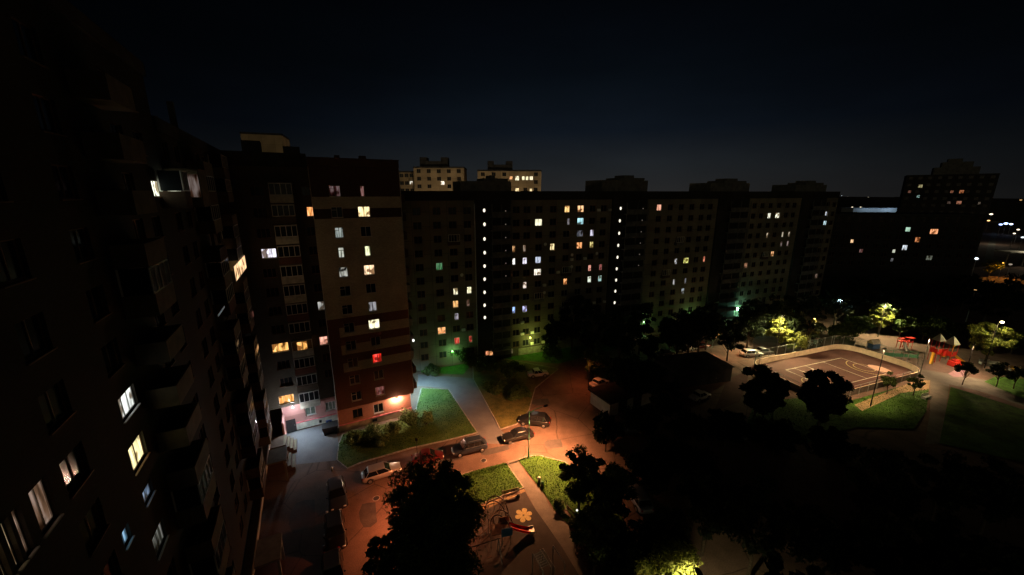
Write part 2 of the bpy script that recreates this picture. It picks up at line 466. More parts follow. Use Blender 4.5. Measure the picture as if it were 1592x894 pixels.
P_L1 = [(524, 716), (527, 690), (533, 676), (644, 648), (655, 604), (697, 606), (742, 673), (690, 686), (640, 697), (560, 720), (540, 729)]
P_L2 = [(787, 720), (814, 759), (742, 787), (728, 835), (640, 850), (630, 790), (664, 756), (735, 733)]
P_L3 = [(806, 716), (818, 711), (838, 709), (878, 719), (925, 752), (965, 800), (1000, 870), (960, 930), (900, 830), (868, 801), (846, 768)]
P_L4 = [(736, 590), (778, 668), (803, 660), (822, 640), (832, 604), (868, 574), (780, 558), (735, 566)]
P_L5 = [(655, 580), (720, 583), (735, 566), (780, 558), (868, 566), (990, 535), (980, 520), (860, 540), (740, 556), (652, 566)]
P_L6 = [(1175, 625), (1238, 620), (1262, 624), (1328, 622), (1420, 596), (1444, 606), (1440, 640), (1420, 668), (1330, 665), (1250, 690), (1150, 680)]
P_L7 = [(1478, 602), (1530, 618), (1592, 638), (1700, 690), (1592, 720), (1460, 690)]
P_L8 = [(1530, 594), (1548, 586), (1592, 590), (1700, 600), (1700, 650), (1592, 622)]
P_PATH = [(788, 717), (803, 744), (816, 761), (832, 791), (854, 822), (872, 848), (900, 894), (920, 930), (944, 930), (919, 894),
          (897, 859), (893, 839), (880, 809), (865, 800), (854, 787), (845, 767), (819, 739), (805, 715)]
P_RUB = [(815, 762), (832, 791), (854, 822), (872, 848), (900, 894), (935, 950), (690, 950), (722, 850), (738, 798), (788, 778)]
sheet('front_lawn', P_L1, .10, ground_mat('worn_lawn', (.024, .060, .012), (.090, .140, .028), .4, 6, 1.0))
sheet('playground_lawn', P_L2, .10, M_LAWN)
sheet('path_side_lawn', P_L3, .10, M_LAWN)
sheet('corner_lawn', P_L4, .10, M_LAWN_DRY)
sheet('facade_lawn', P_L5, .10, M_LAWN)
sheet('park_lawn', P_L6, .10, M_LAWN)
sheet('park_meadow', P_L7, .10, M_LAWN)
sheet('far_park_lawn', P_L8, .10, M_LAWN)
for nm, P in (('kerb_front_lawn', P_L1), ('kerb_playground_lawn', P_L2[:3] + P_L2[5:]), ('kerb_path_side', P_L3[:6]), ('kerb_corner', P_L4)):
    kerb(nm, P, closed=(nm in ('kerb_front_lawn', 'kerb_corner')))
sheet('footpath', P_PATH, .012, M_PATH)
sheet('playground_surface', P_RUB, .008, M_RUBBER)
sheet('sandy_strip', [(736, 800), (740, 788), (784, 772), (814, 760), (817, 764), (788, 778), (748, 795)], .018, M_SAND)
sheet('bluish_road', [(650, 582), (735, 588), (778, 668), (800, 690), (745, 690), (740, 676), (697, 604), (650, 600)], .006,
      ground_mat('smooth_asphalt', (.10, .10, .108), (.16, .16, .17), .4, 8, .3))
sheet('house_apron', [(445, 673), (522, 657), (526, 690), (522, 716), (460, 722), (430, 700)], .006, MATS['smooth_asphalt'])
# park paving
sheet('park_walk', [(1446, 592), (1476, 598), (1470, 640), (1462, 690), (1438, 690), (1446, 640)], .008, M_PATH)
sheet('park_footpath', [(1432, 574), (1500, 585), (1540, 592), (1592, 622), (1700, 660), (1700, 672), (1592, 632), (1530, 610), (1478, 598), (1446, 592), (1430, 588)], .012, M_PATH)
sheet('park_playground_surface', [(1335, 528), (1400, 520), (1500, 525), (1592, 545), (1592, 590), (1545, 590), (1500, 584), (1432, 572)], .008,
      ground_mat('reddish_ground', (.07, .045, .038), (.13, .085, .07), .5, 9, .5))
sheet('pink_play_surface', [(1474, 581), (1485, 575), (1502, 576), (1498, 586), (1482, 586)], .016, M_PINK)
sheet('reddish_lane', [(1130, 590), (1165, 575), (1160, 600), (1150, 625), (1110, 640)], .006, M_RINK)
sheet('sandy_park_edge', [(1425, 592), (1446, 592), (1444, 606), (1400, 612), (1340, 640), (1328, 630)], .108, M_SAND)

M_PATCH = ground_mat('patched_asphalt', (.045, .04, .038), (.085, .075, .07), .8, 11, .4)
for k, (px, py, w, d, a) in enumerate(((700, 712, 3.2, 1.6, .3), (770, 700, 4.2, 1.2, .35), (860, 690, 2.4, 2.0, .1), (572, 800, 1.8, 3.6, .4), (470, 800, 2.6, 4.5, .45), (790, 640, 1.4, 3.0, -.3), (840, 625, 3.0, 2.0, .2), (710, 640, 1.3, 2.2, -.35), (1080, 556, 5, 2, .3))):
    c = G(px, py); rg = random.Random(k); pts = []
    for t in range(9):
        q = t / 9 * 2 * math.pi; ca, sa = math.cos(q), math.sin(q); f = 1 / max(abs(ca), abs(sa)) * rg.uniform(.9, 1.05)
        x, y = w / 2 * ca * f, d / 2 * sa * f; pts.append((c[0] + x * math.cos(a) - y * math.sin(a), c[1] + x * math.sin(a) + y * math.cos(a)))
    sheet('asphalt_patch', pts, .0095 + .0004 * k, M_PATCH, px=False)
for px, py, lab in ((752, 716, 'round manhole cover in the road beside the dark off-roader'), (585, 775, 'round manhole cover in the red lit road left of the big tree'), (706, 632, 'round manhole cover in the bluish road')):
    c = G(px, py); e_ = bpy.data.objects.new('manhole_cover', None); col.objects.link(e_); e_.location = (*c, .012); e_['label'] = lab; e_['category'] = 'manhole cover'; e_['group'] = 'manhole covers'
    m = MB(); m.tube((0, 0, 0), (0, 0, .02), .42, .42, 20); m.build('ring', M_KERB, e_); m = MB(); m.tube((0, 0, .021), (0, 0, .032), .33, .33, 20); m.build('lid', M_DMETAL, e_)

# loose grass blades on the lit lawns
def inside(p, poly):
    c = False; j = len(poly) - 1
    for i in range(len(poly)):
        a, b = poly[i], poly[j]
        if (a[1] > p[1]) != (b[1] > p[1]) and p[0] < (b[0] - a[0]) * (p[1] - a[1]) / (b[1] - a[1]) + a[0]: c = not c
        j = i
    return c
def grass(name, polys, n, hgt, seed, m):
    rng = random.Random(seed); mb = MB()
    for pl in polys:
        P = [G(*p) for p in pl]; xs = [p[0] for p in P]; ys = [p[1] for p in P]
        k = 0; tries = 0
        while k < n and tries < n * 12:
            tries += 1
            p = (rng.uniform(min(xs), max(xs)), rng.uniform(min(ys), max(ys)))
            if not inside(p, P): continue
            k += 1; h = hgt * rng.uniform(.5, 1.6); a = rng.uniform(0, 6.28); w = rng.uniform(.03, .09)
            dx, dy = math.cos(a) * w, math.sin(a) * w; lx, ly = rng.uniform(-.1, .1), rng.uniform(-.1, .1)
            mb.quad([(p[0] - dx, p[1] - dy, .1), (p[0] + dx, p[1] + dy, .1), (p[0] + lx, p[1] + ly, .1 + h)])
    o = mb.build(name, m); o['kind'] = 'stuff'
    return tag(o, 'short uneven grass blades covering the lit lawns', 'grass')
M_BLADE = leaf_mat('grass_blades', (.038, .105, .010), .5)
grass('grass', [P_L1, P_L2, P_L3, P_L6], 7000, .07, 3, M_BLADE)

# ================================================================== LONG SLAB BLOCK (L)
OL = (0, 76.5); AL = R(20.8); DL = (math.cos(AL), math.sin(AL))
FL = [30.75 - 2.55 * i for i in range(12)]
BAYS = [-22.5, -18.2, -14.65, -11.75, -8.95, .42 + .5, 2.85 + .35, 5.85, 9.0, 12.15, 15.4, 18.25, 21.0,
        35.7, 38.9, 42.1, 45.3, 48.4, 51.0, 65.8, 68.6, 71.6, 74.75, 77.9, 80.6, 94.35, 97.0]
TOWERS = [(-7.5, -.3), (22.9, 32.0), (53.2, 63.2), (83.0, 92.6)]
LIT_L = [  # px, py, w px, h px, colour, strength
 (837.6, 345.8, 11, 10, (250, 245, 205), 1), (882, 325.7, 8, 10, (255, 200, 120), 1), (903, 325, 10, 9, (250, 190, 130), 1),
 (859, 383.7, 7, 8, (235, 210, 150), 1), (799, 386.7, 3, 7, (190, 140, 80), .8), (815.4, 386, 4, 7, (120, 100, 80), .8),
 (799, 406, 4, 9, (240, 240, 235), 1), (816, 406, 7, 11, (225, 220, 235), 1), (836.8, 403, 9, 8, (170, 180, 200), .9),
 (836, 423, 11, 10, (235, 225, 205), 1), (816, 443, 6, 9, (215, 200, 185), 1), (879, 438, 6, 8, (240, 160, 90), 1),
 (799, 482, 4, 9, (140, 175, 240), 1), (816, 480.7, 7, 9, (190, 195, 250), 1), (683, 412, 10, 8, (30, 95, 45), .8),
 (708.5, 453.6, 7, 9, (235, 230, 190), 1), (729.7, 451, 7, 9, (240, 235, 190), 1), (708.5, 472.8, 8, 10, (240, 180, 110), 1),
 (728, 470, 4, 7, (110, 85, 70), .8), (710, 492.5, 6, 9, (130, 125, 135), .9), (687, 514.6, 12, 9, (240, 165, 100), 1),
 (710.7, 530, 8, 8, (200, 60, 40), .8), (731.7, 527, 5, 8, (190, 60, 40), .7), (902.6, 344.4, 10, 9, (160, 215, 225), 1),
 (884, 344, 3, 9, (80, 75, 80), .8), (902, 362.6, 10, 7, (60, 62, 72), .8), (920.5, 362, 6, 8, (175, 170, 190), 1),
 (901, 382, 9, 9, (225, 150, 85), 1), (920, 380.6, 6, 8, (200, 185, 110), 1), (917, 416.5, 5, 8, (225, 150, 130), .9),
 (934, 415.6, 5, 8, (140, 70, 65), .8), (916.6, 434.8, 6, 9, (215, 225, 205), 1), (933, 433, 6, 8, (160, 200, 195), 1),
 (1025, 323, 8, 9, (225, 155, 125), .9), (1051, 406.5, 5, 7, (160, 165, 170), .9), (1066.8, 405.5, 9, 8, (220, 220, 120), 1),
 (1094.8, 403.5, 4, 7, (220, 120, 85), .9), (1159.8, 412.6, 6, 6, (150, 105, 75), .9), (1048, 439, 4, 7, (150, 150, 150), .9),
 (1066, 436, 3, 6, (70, 70, 75), .8), (1061.8, 452.7, 5, 7, (150, 160, 165), .9),
 (1196, 336, 6, 8, (235, 235, 215), 1), (1209, 335.6, 8, 8, (245, 245, 220), 1), (1193, 366.5, 3, 7, (180, 165, 135), .9),
 (1217, 365, 4, 7, (195, 185, 160), .9), (1227, 364.7, 4, 7, (185, 175, 155), .9), (1215, 379.5, 4, 5, (90, 75, 70), .9),
 (1225, 379, 4, 5, (100, 80, 75), .9), (1201, 395, 6, 7, (225, 165, 105), 1), (1284.8, 334, 5, 7, (215, 225, 240), 1),
 (1282.5, 348.4, 6, 7, (200, 235, 245), 1), (1269, 429, 5, 5, (110, 85, 70), .8)]
L = empty('apartment_building', (OL[0], OL[1], 0), AL, 'very long twelve storey panel block across the yard with lift houses on its roof', 'building')
rects = []; litr = []
for px, py, w, h, c, k in LIT_L:
    s, z = hit(OL, DL, px, py)
    s0, z0 = hit(OL, DL, px - w / 2, py + h / 2); s1, z1 = hit(OL, DL, px + w / 2, py - h / 2)
    zf = min(FL, key=lambda q: abs(q - z))
    ww = min(max(s1 - s0, .65), 1.9)
    r = (s - ww / 2, s + ww / 2, zf - .68, zf + .68)
    if any(overlap(r, q[0], .05) for q in litr): continue
    litr.append((r, c, k))
darkr = []
for b in BAYS:
    for zf in FL:
        r = (b - .75, b + .75, zf - .68, zf + .68)
        if zf < 3 and b > 33: continue
        if any(overlap(r, q[0]) for q in litr): continue
        darkr.append(r)
allr = [q[0] for q in litr] + darkr
X0, X1, ZT = -30.0, 98.2, 34.25
wl = MB()
holes_wall(wl, X0, X1, 0, 32.6, allr)
wl.box(X0, X1, .3, 13, 0, 32.6)
wl.build('wall', M_PANEL, L)
rf = MB(); rf.box(X0 - .1, X1 + .1, -.12, 13.1, 32.61, ZT); rf.box(X0 - .15, X1 + .15, -.17, .1, ZT, ZT + .06)
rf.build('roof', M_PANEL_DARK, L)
for r, c, k in litr: window(L, r, lit_mat(c, k), n=1 if r[1] - r[0] < .9 else 2)
darkr.sort(key=lambda r: abs(r[0] - 5) + abs(r[2] - 15) * .5)
for i, r in enumerate(darkr[:100 - len(litr)]): window(L, r, M_DGLASS, fm=(M_GFRAME, M_BFRAME)[i % 3 > 0])
fm = MB(); pm = MB()
for a, b, c, d in darkr[100 - len(litr):]:
    frame_into(fm, a, b, c, d, .12); pm.quad([(a, .155, c), (b, .155, c), (b, .155, d), (a, .155, d)])
fo = fm.build('window', M_BFRAME, L); fo['kind'] = 'stuff'
po = pm.build('pane', M_DGLASS, fo); po['kind'] = 'stuff'
# stair and lift towers with loggias, one glowing landing window per floor
STAIR = [[(753.5, 326.5), (754, 348), (754, 370.6), (754.3, 391.8), (754.2, 412.5), (754.2, 432.7), (754.2, 453), (754.2, 473), (754.6, 492)],
         [(964.4, 323.5), (963, 342.7), (962, 361.9), (960.6, 380.6), (959.4, 399), (958.2, 416.8), (957.3, 434.3), (956.1, 451.5), (955, 469.2)], [], []]
for ti, (a, b) in enumerate(TOWERS):
    m = MB(); m.box(a, b, -.45, 6, 0, 32.9); m.build('stair_tower', M_PANEL_DARK, L)
    m = MB()
    top = [36.4, 36.9, 36.6, 36.4][ti]
    m.box(a - 2.5, b + .3, .4, 7, ZT + .07, top - .3); m.box(a + 2.2, b - .2, 1.0, 6, top - .31, top + .25); m.box(a + 3.8, b - 2.6, 1.6, 5, top + .24, top + .8)
    m.build('lift_house', M_DCONC, L)
    xs = a + 2.9 if ti else -4.6
    lg = MB(); rl = MB()
    for zf in FL:
        lg.box(xs, b - .35, -1.5, -.46, zf - 1.35, zf - 1.2); lg.box(xs, b - .35, -1.5, -1.4, zf - 1.2, zf - .25)
        for q in np.linspace(xs + .1, b - .45, 3): lg.box(q - .06, q + .06, -1.38, -1.26, zf - .25, zf + 1.19)
    lg.build('loggia', M_DCONC, L)
    for px, py in STAIR[ti]:
        s, z = hit(OL, DL, px, py); s -= .25; z -= .05
        q = MB(); q.ball((0, 0, 0), .24, 10, (1, .4, 1.45)); o = q.build('landing_light', bulb_mat((1, .93, .74), 1.3), L); o.location = (s, -.5, z)
    if ti < 2:
        for k in range(6):
            q = MB(); q.ball((0, 0, 0), .12, 8); o = q.build('loggia_light', bulb_mat((1, .85, .7), .12), L); o.location = (b - 1.2, -.5, 30.6 - 2.55 * k)
dp = MB(); dp.path([(X0 + .2 + 22.1, -.58, .3), (X0 + 22.3, -.58, 32)], .09); dp.build('downpipe', M_METAL, L)
# ground floor: plastered entrance bays
for (px0, px1) in ((806, 866),):
    s0 = hit(OL, DL, px0, 540)[0]; s1 = hit(OL, DL, px1, 540)[0]
    m = MB(); m.box(s0, s1, -.1, -.02, .0, 1.6); m.build('plinth', M_PLINTH, L)
for s, w in ((-3.6, 1.2), (-2.0, .9), (9.5, 1.1), (24.5, 1.2), (40.0, 1.2), (55.5, 1.2), (70.5, 1.2), (86.0, 1.2)):
    m = MB(); m.box(s - w / 2, s + w / 2, -.62 if any(a < s < b for a, b in TOWERS) else -.12, -.02, .05, 2.2); d = m.build('door', M_DMETAL, L)
    m = MB(); m.box(s - 1.3, s + 1.3, -1.9, -.47, 2.5, 2.66); m.build('entrance_canopy', M_CONC, L)
# glowing low windows by the second entrance
for px, py, w, h, c in ((757, 549, 6, 6, (210, 130, 80)), (763.5, 549, 6, 6, (220, 150, 90)), (779, 547, 5, 8, (130, 100, 70)), (794.5, 546, 4, 8, (110, 90, 60))):
    s, z = hit((OL[0] + DL[1] * .62, OL[1] - DL[0] * .62), DL, px, py)
    window(L, (s - .4, s + .4, z - .5, z + .5), lit_mat(c, .9), y=-.66, n=1, sill=False)

rng = random.Random(21)
for k in range(26):
    r = rng.choice(darkr[:90]); sx = r[1] + .25
    if any(a - .6 < sx < b + .6 for a, b in TOWERS): continue
    m = MB()
    if k % 3: m.box(sx, sx + .72, -.34, -.02, r[2] + .1, r[2] + .62); m.build('air_conditioner', M_PLATE, L)
    else:
        m.ball((sx + .3, -.4, r[3]), .34, 12, (1, .22, 1)); m.tube((sx + .3, -.38, r[3]), (sx + .3, 0, r[3] - .1), .02, .02, 5); m.build('satellite_dish', M_PLATE, L)
# mixed loggias: some glazed bays stand out from the wall
for k, (sb, zi) in enumerate(((12.15, 5), (12.15, 8), (-14.65, 4), (5.85, 7), (38.9, 6), (42.1, 3), (71.6, 5), (18.25, 9), (-11.75, 2), (45.3, 8))):
    z = FL[zi]; 
    if any(overlap((sb - 1.1, sb + 1.1, z - 1, z + 1), q[0]) for q in litr): continue
    m = MB(); m.box(sb - 1.1, sb + 1.1, -.75, -.02, z - 1.15, z - .5); lo = m.build('balcony', M_DCONC if k % 2 else M_BRICK_BROWN, L)
    f = MB(); frame_into(f, sb - 1.08, sb + 1.08, z - .49, z + .85, -.73, 4, .06); f.build('balcony_frame', M_FRAME, lo)

# ================================================================== MID BLOCK (M)
OM = W2(0, 55.2)
Mb = empty('apartment_building', (OM[0], OM[1], 0), ANG, 'thirteen storey brick block with beige and red striped facade over the bushes', 'building')
FM = [34.2] + [31.56 - 2.62 * i for i in range(11)]
LIT_M = {(1, 1): ((255, 225, 160), 1.1, 1.5), (3, 1): ((235, 240, 185), 1, .7), (4, 1): ((255, 215, 170), 1.1, 1.4), (6, 1): ((120, 120, 125), .8, 1.1),
         (7, 1): ((255, 250, 205), 1.15, 1.5), (9, 1): ((255, 45, 25), .85, 1.3), (2, 0): ((120, 130, 125), .8, 1.0), (3, 0): ((175, 180, 165), .7, .7),
         (4, 0): ((165, 165, 155), .7, 1.1), (0, 0): ((62, 28, 28), .7, 1.3), (0, 1): ((90, 38, 30), .8, .5), (11, 1): ((100, 40, 30), .8, 1.3)}
mr = []; mw = []
for i, zf in enumerate(FM):
    for j, s in enumerate((3.75, 7.05)):
        lw = LIT_M.get((i, j)); w = lw[2] if lw else 1.35
        r = (s - w / 2, s + w / 2, zf - .68, zf + .68)
        mr.append(r); mw.append((r, lw, i, j))
def mcol(z):
    if z > 33.5: return 2
    if z > 32.0: return 1
    if z > 30.75: return 2
    if z > 17.35: return 1
    for a, b in ((14.6, 16.0), (11.98, 13.4), (9.36, 10.75)):
        if a < z < b: return 3
    return 0
m = MB()
# split the sheet at the colour changes
cuts = [3.75, 9.36, 10.75, 11.98, 13.4, 14.6, 16.0, 17.35, 30.75, 32.0, 33.5, 37.2]
xs = sorted({1.05, 11.9, 2.45, *[round(r[0], 4) for r in mr], *[round(r[1], 4) for r in mr]})
zs = sorted({*cuts, *[round(r[2], 4) for r in mr], *[round(r[3], 4) for r in mr]})
for i in range(len(zs) - 1):
    for j in range(len(xs) - 1):
        xc, zc = (xs[j] + xs[j + 1]) / 2, (zs[i] + zs[i + 1]) / 2
        if any(r[0] < xc < r[1] and r[2] < zc < r[3] for r in mr): continue
        mi = mcol(zc)
        if mi == 3: mi = 1 if xc > 2.45 else 0
        m.quad([(xs[j], 0, zs[i]), (xs[j + 1], 0, zs[i]), (xs[j + 1], 0, zs[i + 1]), (xs[j], 0, zs[i + 1])], mi)
for r in mr:
    a, b, c, d = r; mi = min(mcol((c + d) / 2), 2)
    m.quad([(a, 0, c), (a, 0, d), (a, .22, d), (a, .22, c)], mi); m.quad([(b, 0, c), (b, .22, c), (b, .22, d), (b, 0, d)], mi)
    m.quad([(a, 0, c), (a, .22, c), (b, .22, c), (b, 0, c)], mi); m.quad([(a, 0, d), (b, 0, d), (b, .22, d), (a, .22, d)], mi)
m.box(1.05, 11.9, .3, 15, 3.75, 37.2, 1)
for a, b in ((1.05, 1.055), (11.9, 11.895)):
    m.quad([(a, 0, 3.75), (b, .3, 3.75), (b, .3, 37.2), (a, 0, 37.2)], 1)
m.quad([(1.05, 0, 3.75), (1.05, .3, 3.75), (11.9, .3, 3.75), (11.9, 0, 3.75)], 0)
m.build('wall', [M_BRICK_RED, M_BRICK_BEIGE, M_BRICK_BROWN], Mb)
m = MB(); m.box(1.0, 11.95, -.06, 15.1, 37.21, 38.15); m.box(.95, 12.0, -.12, .2, 38.15, 38.25)
m.box(7.2, 8.0, 1, 2, 38.26, 38.7); m.box(4.2, 4.8, 1, 1.6, 38.26, 38.65)
m.build('roof', M_BRICK_BROWN, Mb)
for z in (17.3, 13.36, 15.98, 10.72, 30.7): pass
for r, lw, i, j in mw:
    window(Mb, r, lit_mat(lw[0], lw[1], 'part' if j == 0 and i > 1 else 'curtain') if lw else M_DGLASS, n=2 if r[1] - r[0] > .9 else 1, transom=(j == 0))
# small bright things seen in dark windows
# ground floor, set back under the storeys above
gr = [(5.95, 7.35, 1.6, 3.05), (3.0, 4.4, 1.6, 3.05)]
m = MB(); holes_wall(m, 1.05, 11.5, 1.15, 3.75, gr, y=.5)
m.box(1.05, 11.5, .78, 14.6, 1.15, 3.75)
m.quad([(11.5, .5, 1.15), (11.5, .78, 1.15), (11.5, .78, 3.75), (11.5, .5, 3.75)]); m.quad([(1.05, .5, 1.15), (1.05, .5, 3.75), (1.05, .78, 3.75), (1.05, .78, 1.15)])
m.build('ground_floor', panel_mat('salmon_brick', (.42, .17, .11), (.3, .14, .1), .26, .085, off=.5), Mb)
m = MB(); m.box(1.0, 11.6, .4, .62, 1.0, 1.15); m.build('trim', M_PINKTRIM, Mb)
m = MB(); m.box(1.02, 11.56, .44, 14.7, 0, 1.0); m.box(5.6, 6.3, .40, .45, .35, .8, 1); m.build('plinth', [mat('sand_stone_plinth', (.34, .25, .16), .9, .25, 1.5, .4), M_DGLASS], Mb)
window(Mb, gr[0], M_DGLASS, y=.62); window(Mb, gr[1], M_DGLASS, y=.62, fm=M_BFRAME)
# balconies on the far end wall, seen edge-on
for i, zf in enumerate(FM):
    m = MB(); m.box(11.91, 12.75, 1.2, 4.4, zf - 1.5, zf - 1.36); m.box(12.68, 12.75, 1.2, 4.4, zf - 1.36, zf - .4)
    m.box(11.91, 12.67, 1.2, 1.27, zf - 1.36, zf - .4)
    m.build('balcony', M_CONC if i in (5, 7, 9) else M_BRICK_BROWN, Mb)
dp = MB(); dp.path([(11.98, .1, 3.9), (11.98, .1, 37)], .05); dp.build('downpipe', M_METAL, Mb)
q = MB(); q.ball((0, 0, 0), .16, 10, (1, 1, 1.4)); o = q.build('balcony_lamp', bulb_mat((1, 1, .92), 2.2), Mb); o.location = (12.62, .95, 12.0)

# ================================================================== RECESSED WING (R)
OR_ = W2(0, 59)
Rb = empty('apartment_building', (OR_[0], OR_[1], 0), ANG, 'set back brick wing with glazed balconies above the pink lit entrance wall', 'building')
COLR = [(-4.9, 1.55), (.52, 1.05)]
rr = []; rw = []
LIT_R = {(2, 0): None}
def rrow(z): return min(range(len(FM)), key=lambda i: abs(FM[i] - z))
LR = {(3, 0): ((225, 220, 235), 1.05, 1.7, -4.64), (1, 1): ((255, 165, 90), 1.05, 1.25, .95), (8, 0): ((255, 185, 95), 1.0, 2.0, -4.98),
      (8, 1): ((235, 165, 140), .95, 1.1, .43), (6, 1): ((150, 150, 145), .9, 1.1, .77), (11, 0): ((255, 175, 90), 1.0, 1.9, -5.2)}
for i, zf in enumerate(FM):
    for j, (s, w) in enumerate(COLR):
        q = LR.get((i, j))
        if q: s, w = q[3], q[2]
        if i == 11 and j == 1: continue
        r = (s - w / 2, min(s + w / 2, 1.55), zf - .62, zf + .62)
        rr.append(r); rw.append((r, q, 2 if w < 1.5 else 3))
m = MB(); holes_wall(m, -8.1, 3.0, 4.2, 37.2, rr); m.box(-8.1, 3.0, .3, 11, 4.2, 37.2)
m.quad([(-8.1, 0, 4.2), (-8.1, .3, 4.2), (3, .3, 4.2), (3, 0, 4.2)])
m.build('wall', M_BRICK_DARK, Rb)
m = MB(); m.box(-8.1, 1.0, -.08, 11.1, 37.21, 38.9); m.box(-6, -4, 2, 4, 38.91, 40.4); m.box(-1.5, .4, 1, 4, 38.91, 39.8); m.build('roof', M_ROOF, Rb)
for r, q, n in rw: window(Rb, r, lit_mat(q[0], q[1]) if q else M_DGLASS, n=n, fm=M_BFRAME if not q else M_FRAME)
# one tower of glazed balconies
for i, zf in enumerate(FM):
    a, b = -3.6, -1.0
    m = MB(); m.box(a, b, -1.2, -.01, zf - 1.45, zf - 1.3); m.box(a, b, -1.2, -1.08, zf - 1.3, zf - .5)
    m.box(a, a + .1, -1.07, -.01, zf - 1.3, zf - .5); m.box(b - .1, b, -1.07, -.01, zf - 1.3, zf - .5)
    o = m.build('balcony', [M_BRICK_RED, M_PLINTH, M_BRICK_DARK][(i * 2) % 3 if i % 4 else 1], Rb)
    f = MB(); frame_into(f, a + .03, b - .03, zf - .49, zf + .95, -1.18, 4, .07); fo = f.build('balcony_window', M_FRAME, Rb)
    p = MB(); p.quad([(a + .05, -1.15, zf - .49), (b - .05, -1.15, zf - .49), (b - .05, -1.15, zf + .95), (a + .05, -1.15, zf + .95)])
    lm = lit_mat((255, 180, 90), 1.0) if i == 8 else M_DGLASS
    if i == 8:
        p = MB(); p.quad([(a + .7, -1.15, zf - .49), (a + 1.95, -1.15, zf - .49), (a + 1.95, -1.15, zf + .75), (a + .7, -1.15, zf + .75)])
    p.build('pane', lm, fo)
    s = MB(); s.box(a - .02, b + .02, -1.21, -.01, zf + .96, zf + 1.03); s.build('balcony_roof', M_CONC, Rb)
# ground floor lit by the entrance lamp
gr2 = [(-3.1, -1.75, 2.05, 3.45), (-.45, 1.0, 2.05, 3.45)]
m = MB(); holes_wall(m, -6.0, 1.05, 1.2, 4.2, gr2, y=.05); m.box(-6.0, 1.05, .34, 10, .0, 4.2)
m.build('ground_floor', M_PINKWALL, Rb)
m = MB(); m.box(-4.45, 1.04, -.05, .15, 1.2, 1.36); m.build('trim', M_PINKTRIM, Rb)
m = MB(); m.box(-4.45, 1.04, -.01, .3, .18, 1.2); m.box(-1.5, -1.15, -.02, -.012, .4, .85, 1); m.build('plinth', [M_PLINTH, M_DGLASS], Rb)
m = MB(); m.box(-6.0, -5.8, -2.6, .34, 0, 3.2); m.build('entrance_wall', M_PINKWALL, Rb)
m = MB(); m.box(-5.7, -4.5, -.02, .05, .05, 2.05); d = m.build('door', M_DMETAL, Rb)
h = MB(); h.tube((-4.65, -.1, 1.0), (-4.65, -.1, 1.2), .02); h.build('handle', M_METAL, d)
for r in gr2: window(Rb, r, mat('curtained_glass', (.12, .16, .13), .3, .4, 2), y=.15, n=3 if r[0] > -1 else 2, fw=.09)
def wall_lamp(name, loc, rz, c, P, label, group=None, size=.16, k=6.0, off=.42, r=.08):
    root = empty(name, loc, rz, label, 'wall lamp', group)
    m = MB(); m.box(-.09, .09, -.03, 0, -.12, .12); m.tube((0, -.03, .05), (0, -.24, .1), .02, .02, 6); m.build('bracket', M_DMETAL, root)
    m = MB(); m.tube((0, -.24, .16), (0, -.24, .1), .05, size, 10); m.build('hood', M_DMETAL, root)
    m = MB(); m.ball((0, -.24, .03), size * .75, 10); m.build('bulb', bulb_mat(c, k), root)
    light((0, -off, -.12), P, c, root, r)
    return root
x, y = W2(-4.58, 58.98)
wall_lamp('wall_lamp', (x, y, 4.05), ANG, WHITE_PINK, POWER['court_wall'], 'bright white wall lamp over the dark door in the pink wall', size=.2, k=8, off=1.7)
xa, ya = W2(-4.0, 57.3)
light((xa, ya, 3.95), 1250, (.66, .86, 1.0), None, .1, 150, (.3, -.35, -1))
x, y = W2(9.35, 55.65)
wall_lamp('wall_lamp', (x, y, 3.45), ANG, (1, .62, .42), POWER['wall_warm'], 'warm wall lamp under the overhang of the brick block beside the bushes', size=.16, k=8, off=.46)

# ================================================================== LEFT WING (W) -- local x runs away from the viewer, front faces the yard
OW = W2(-8.1, 0)
DW = (-B[0], -B[1])
def hw(x, y, a=-8.1):
    s, z = hit(W2(a, 0), DW, x, y); return -s, z
Wb = empty('apartment_building', (OW[0], OW[1], 0), R(90) + ANG, 'towering dark brick wing along the left with stacked balconies', 'building')
LIT_W = [  # x0,x1,ytop,ybottom at the middle, colour, strength, panes
 (237, 257, 281, 306, (240, 248, 220), 1.6, 3), (184, 215, 604, 648, (225, 230, 225), 1.0, 3), (200, 230, 677, 730, (250, 235, 170), 1.1, 2),
 (221, 240, 750, 781, (80, 100, 125), .9, 2), (189, 205, 815, 851, (105, 150, 180), .9, 2), (236, 261, 812, 862, (62, 62, 55), .9, 2),
 (58, 95, 770, 845, (105, 78, 58), .8, 2), (30, 47, 812, 850, (145, 115, 92), .85, 1), (13, 28, 828, 866, (215, 185, 140), .9, 1), (-6, 9, 845, 885, (230, 195, 140), .9, 1)]
wr = []; ww = []
for x0, x1, yt, yb, c, k, n in LIT_W:
    xc = (x0 + x1) / 2; yc = (yt + yb) / 2
    s0 = hw(x0, yc)[0]; s1 = hw(x1, yc)[0]
    z1 = hw(xc, yt)[1]; z0 = hw(xc, yb)[1]
    r = (min(s0, s1), max(s0, s1), z0, z1) if x1 > 100 else (min(s0, s1), max(s0, s1), 23.85, 25.4); wr.append(r); ww.append((r, c, k, n))
FW = [39.35 - 2.45 * i for i in range(15)]
for b in (-2.5, 2.0, 6.5, 10.0, 17.5, 22.0, 28.5, 31.5, 36.5, 39.5, 46.5, 49.5, 56.5):
    for zf in FW:
        if zf > 37 and b > 34: continue
        r = (b - .75, b + .75, zf - .7, zf + .6)
        if any(overlap(r, q) for q in wr[:len(LIT_W)]): continue
        wr.append(r)
m = MB(); holes_wall(m, -6, 34.9, 2.4, 41.2, [r for r in wr if r[1] < 34.9]); m.box(-6, 34.9, .3, 14, 0, 41.2)
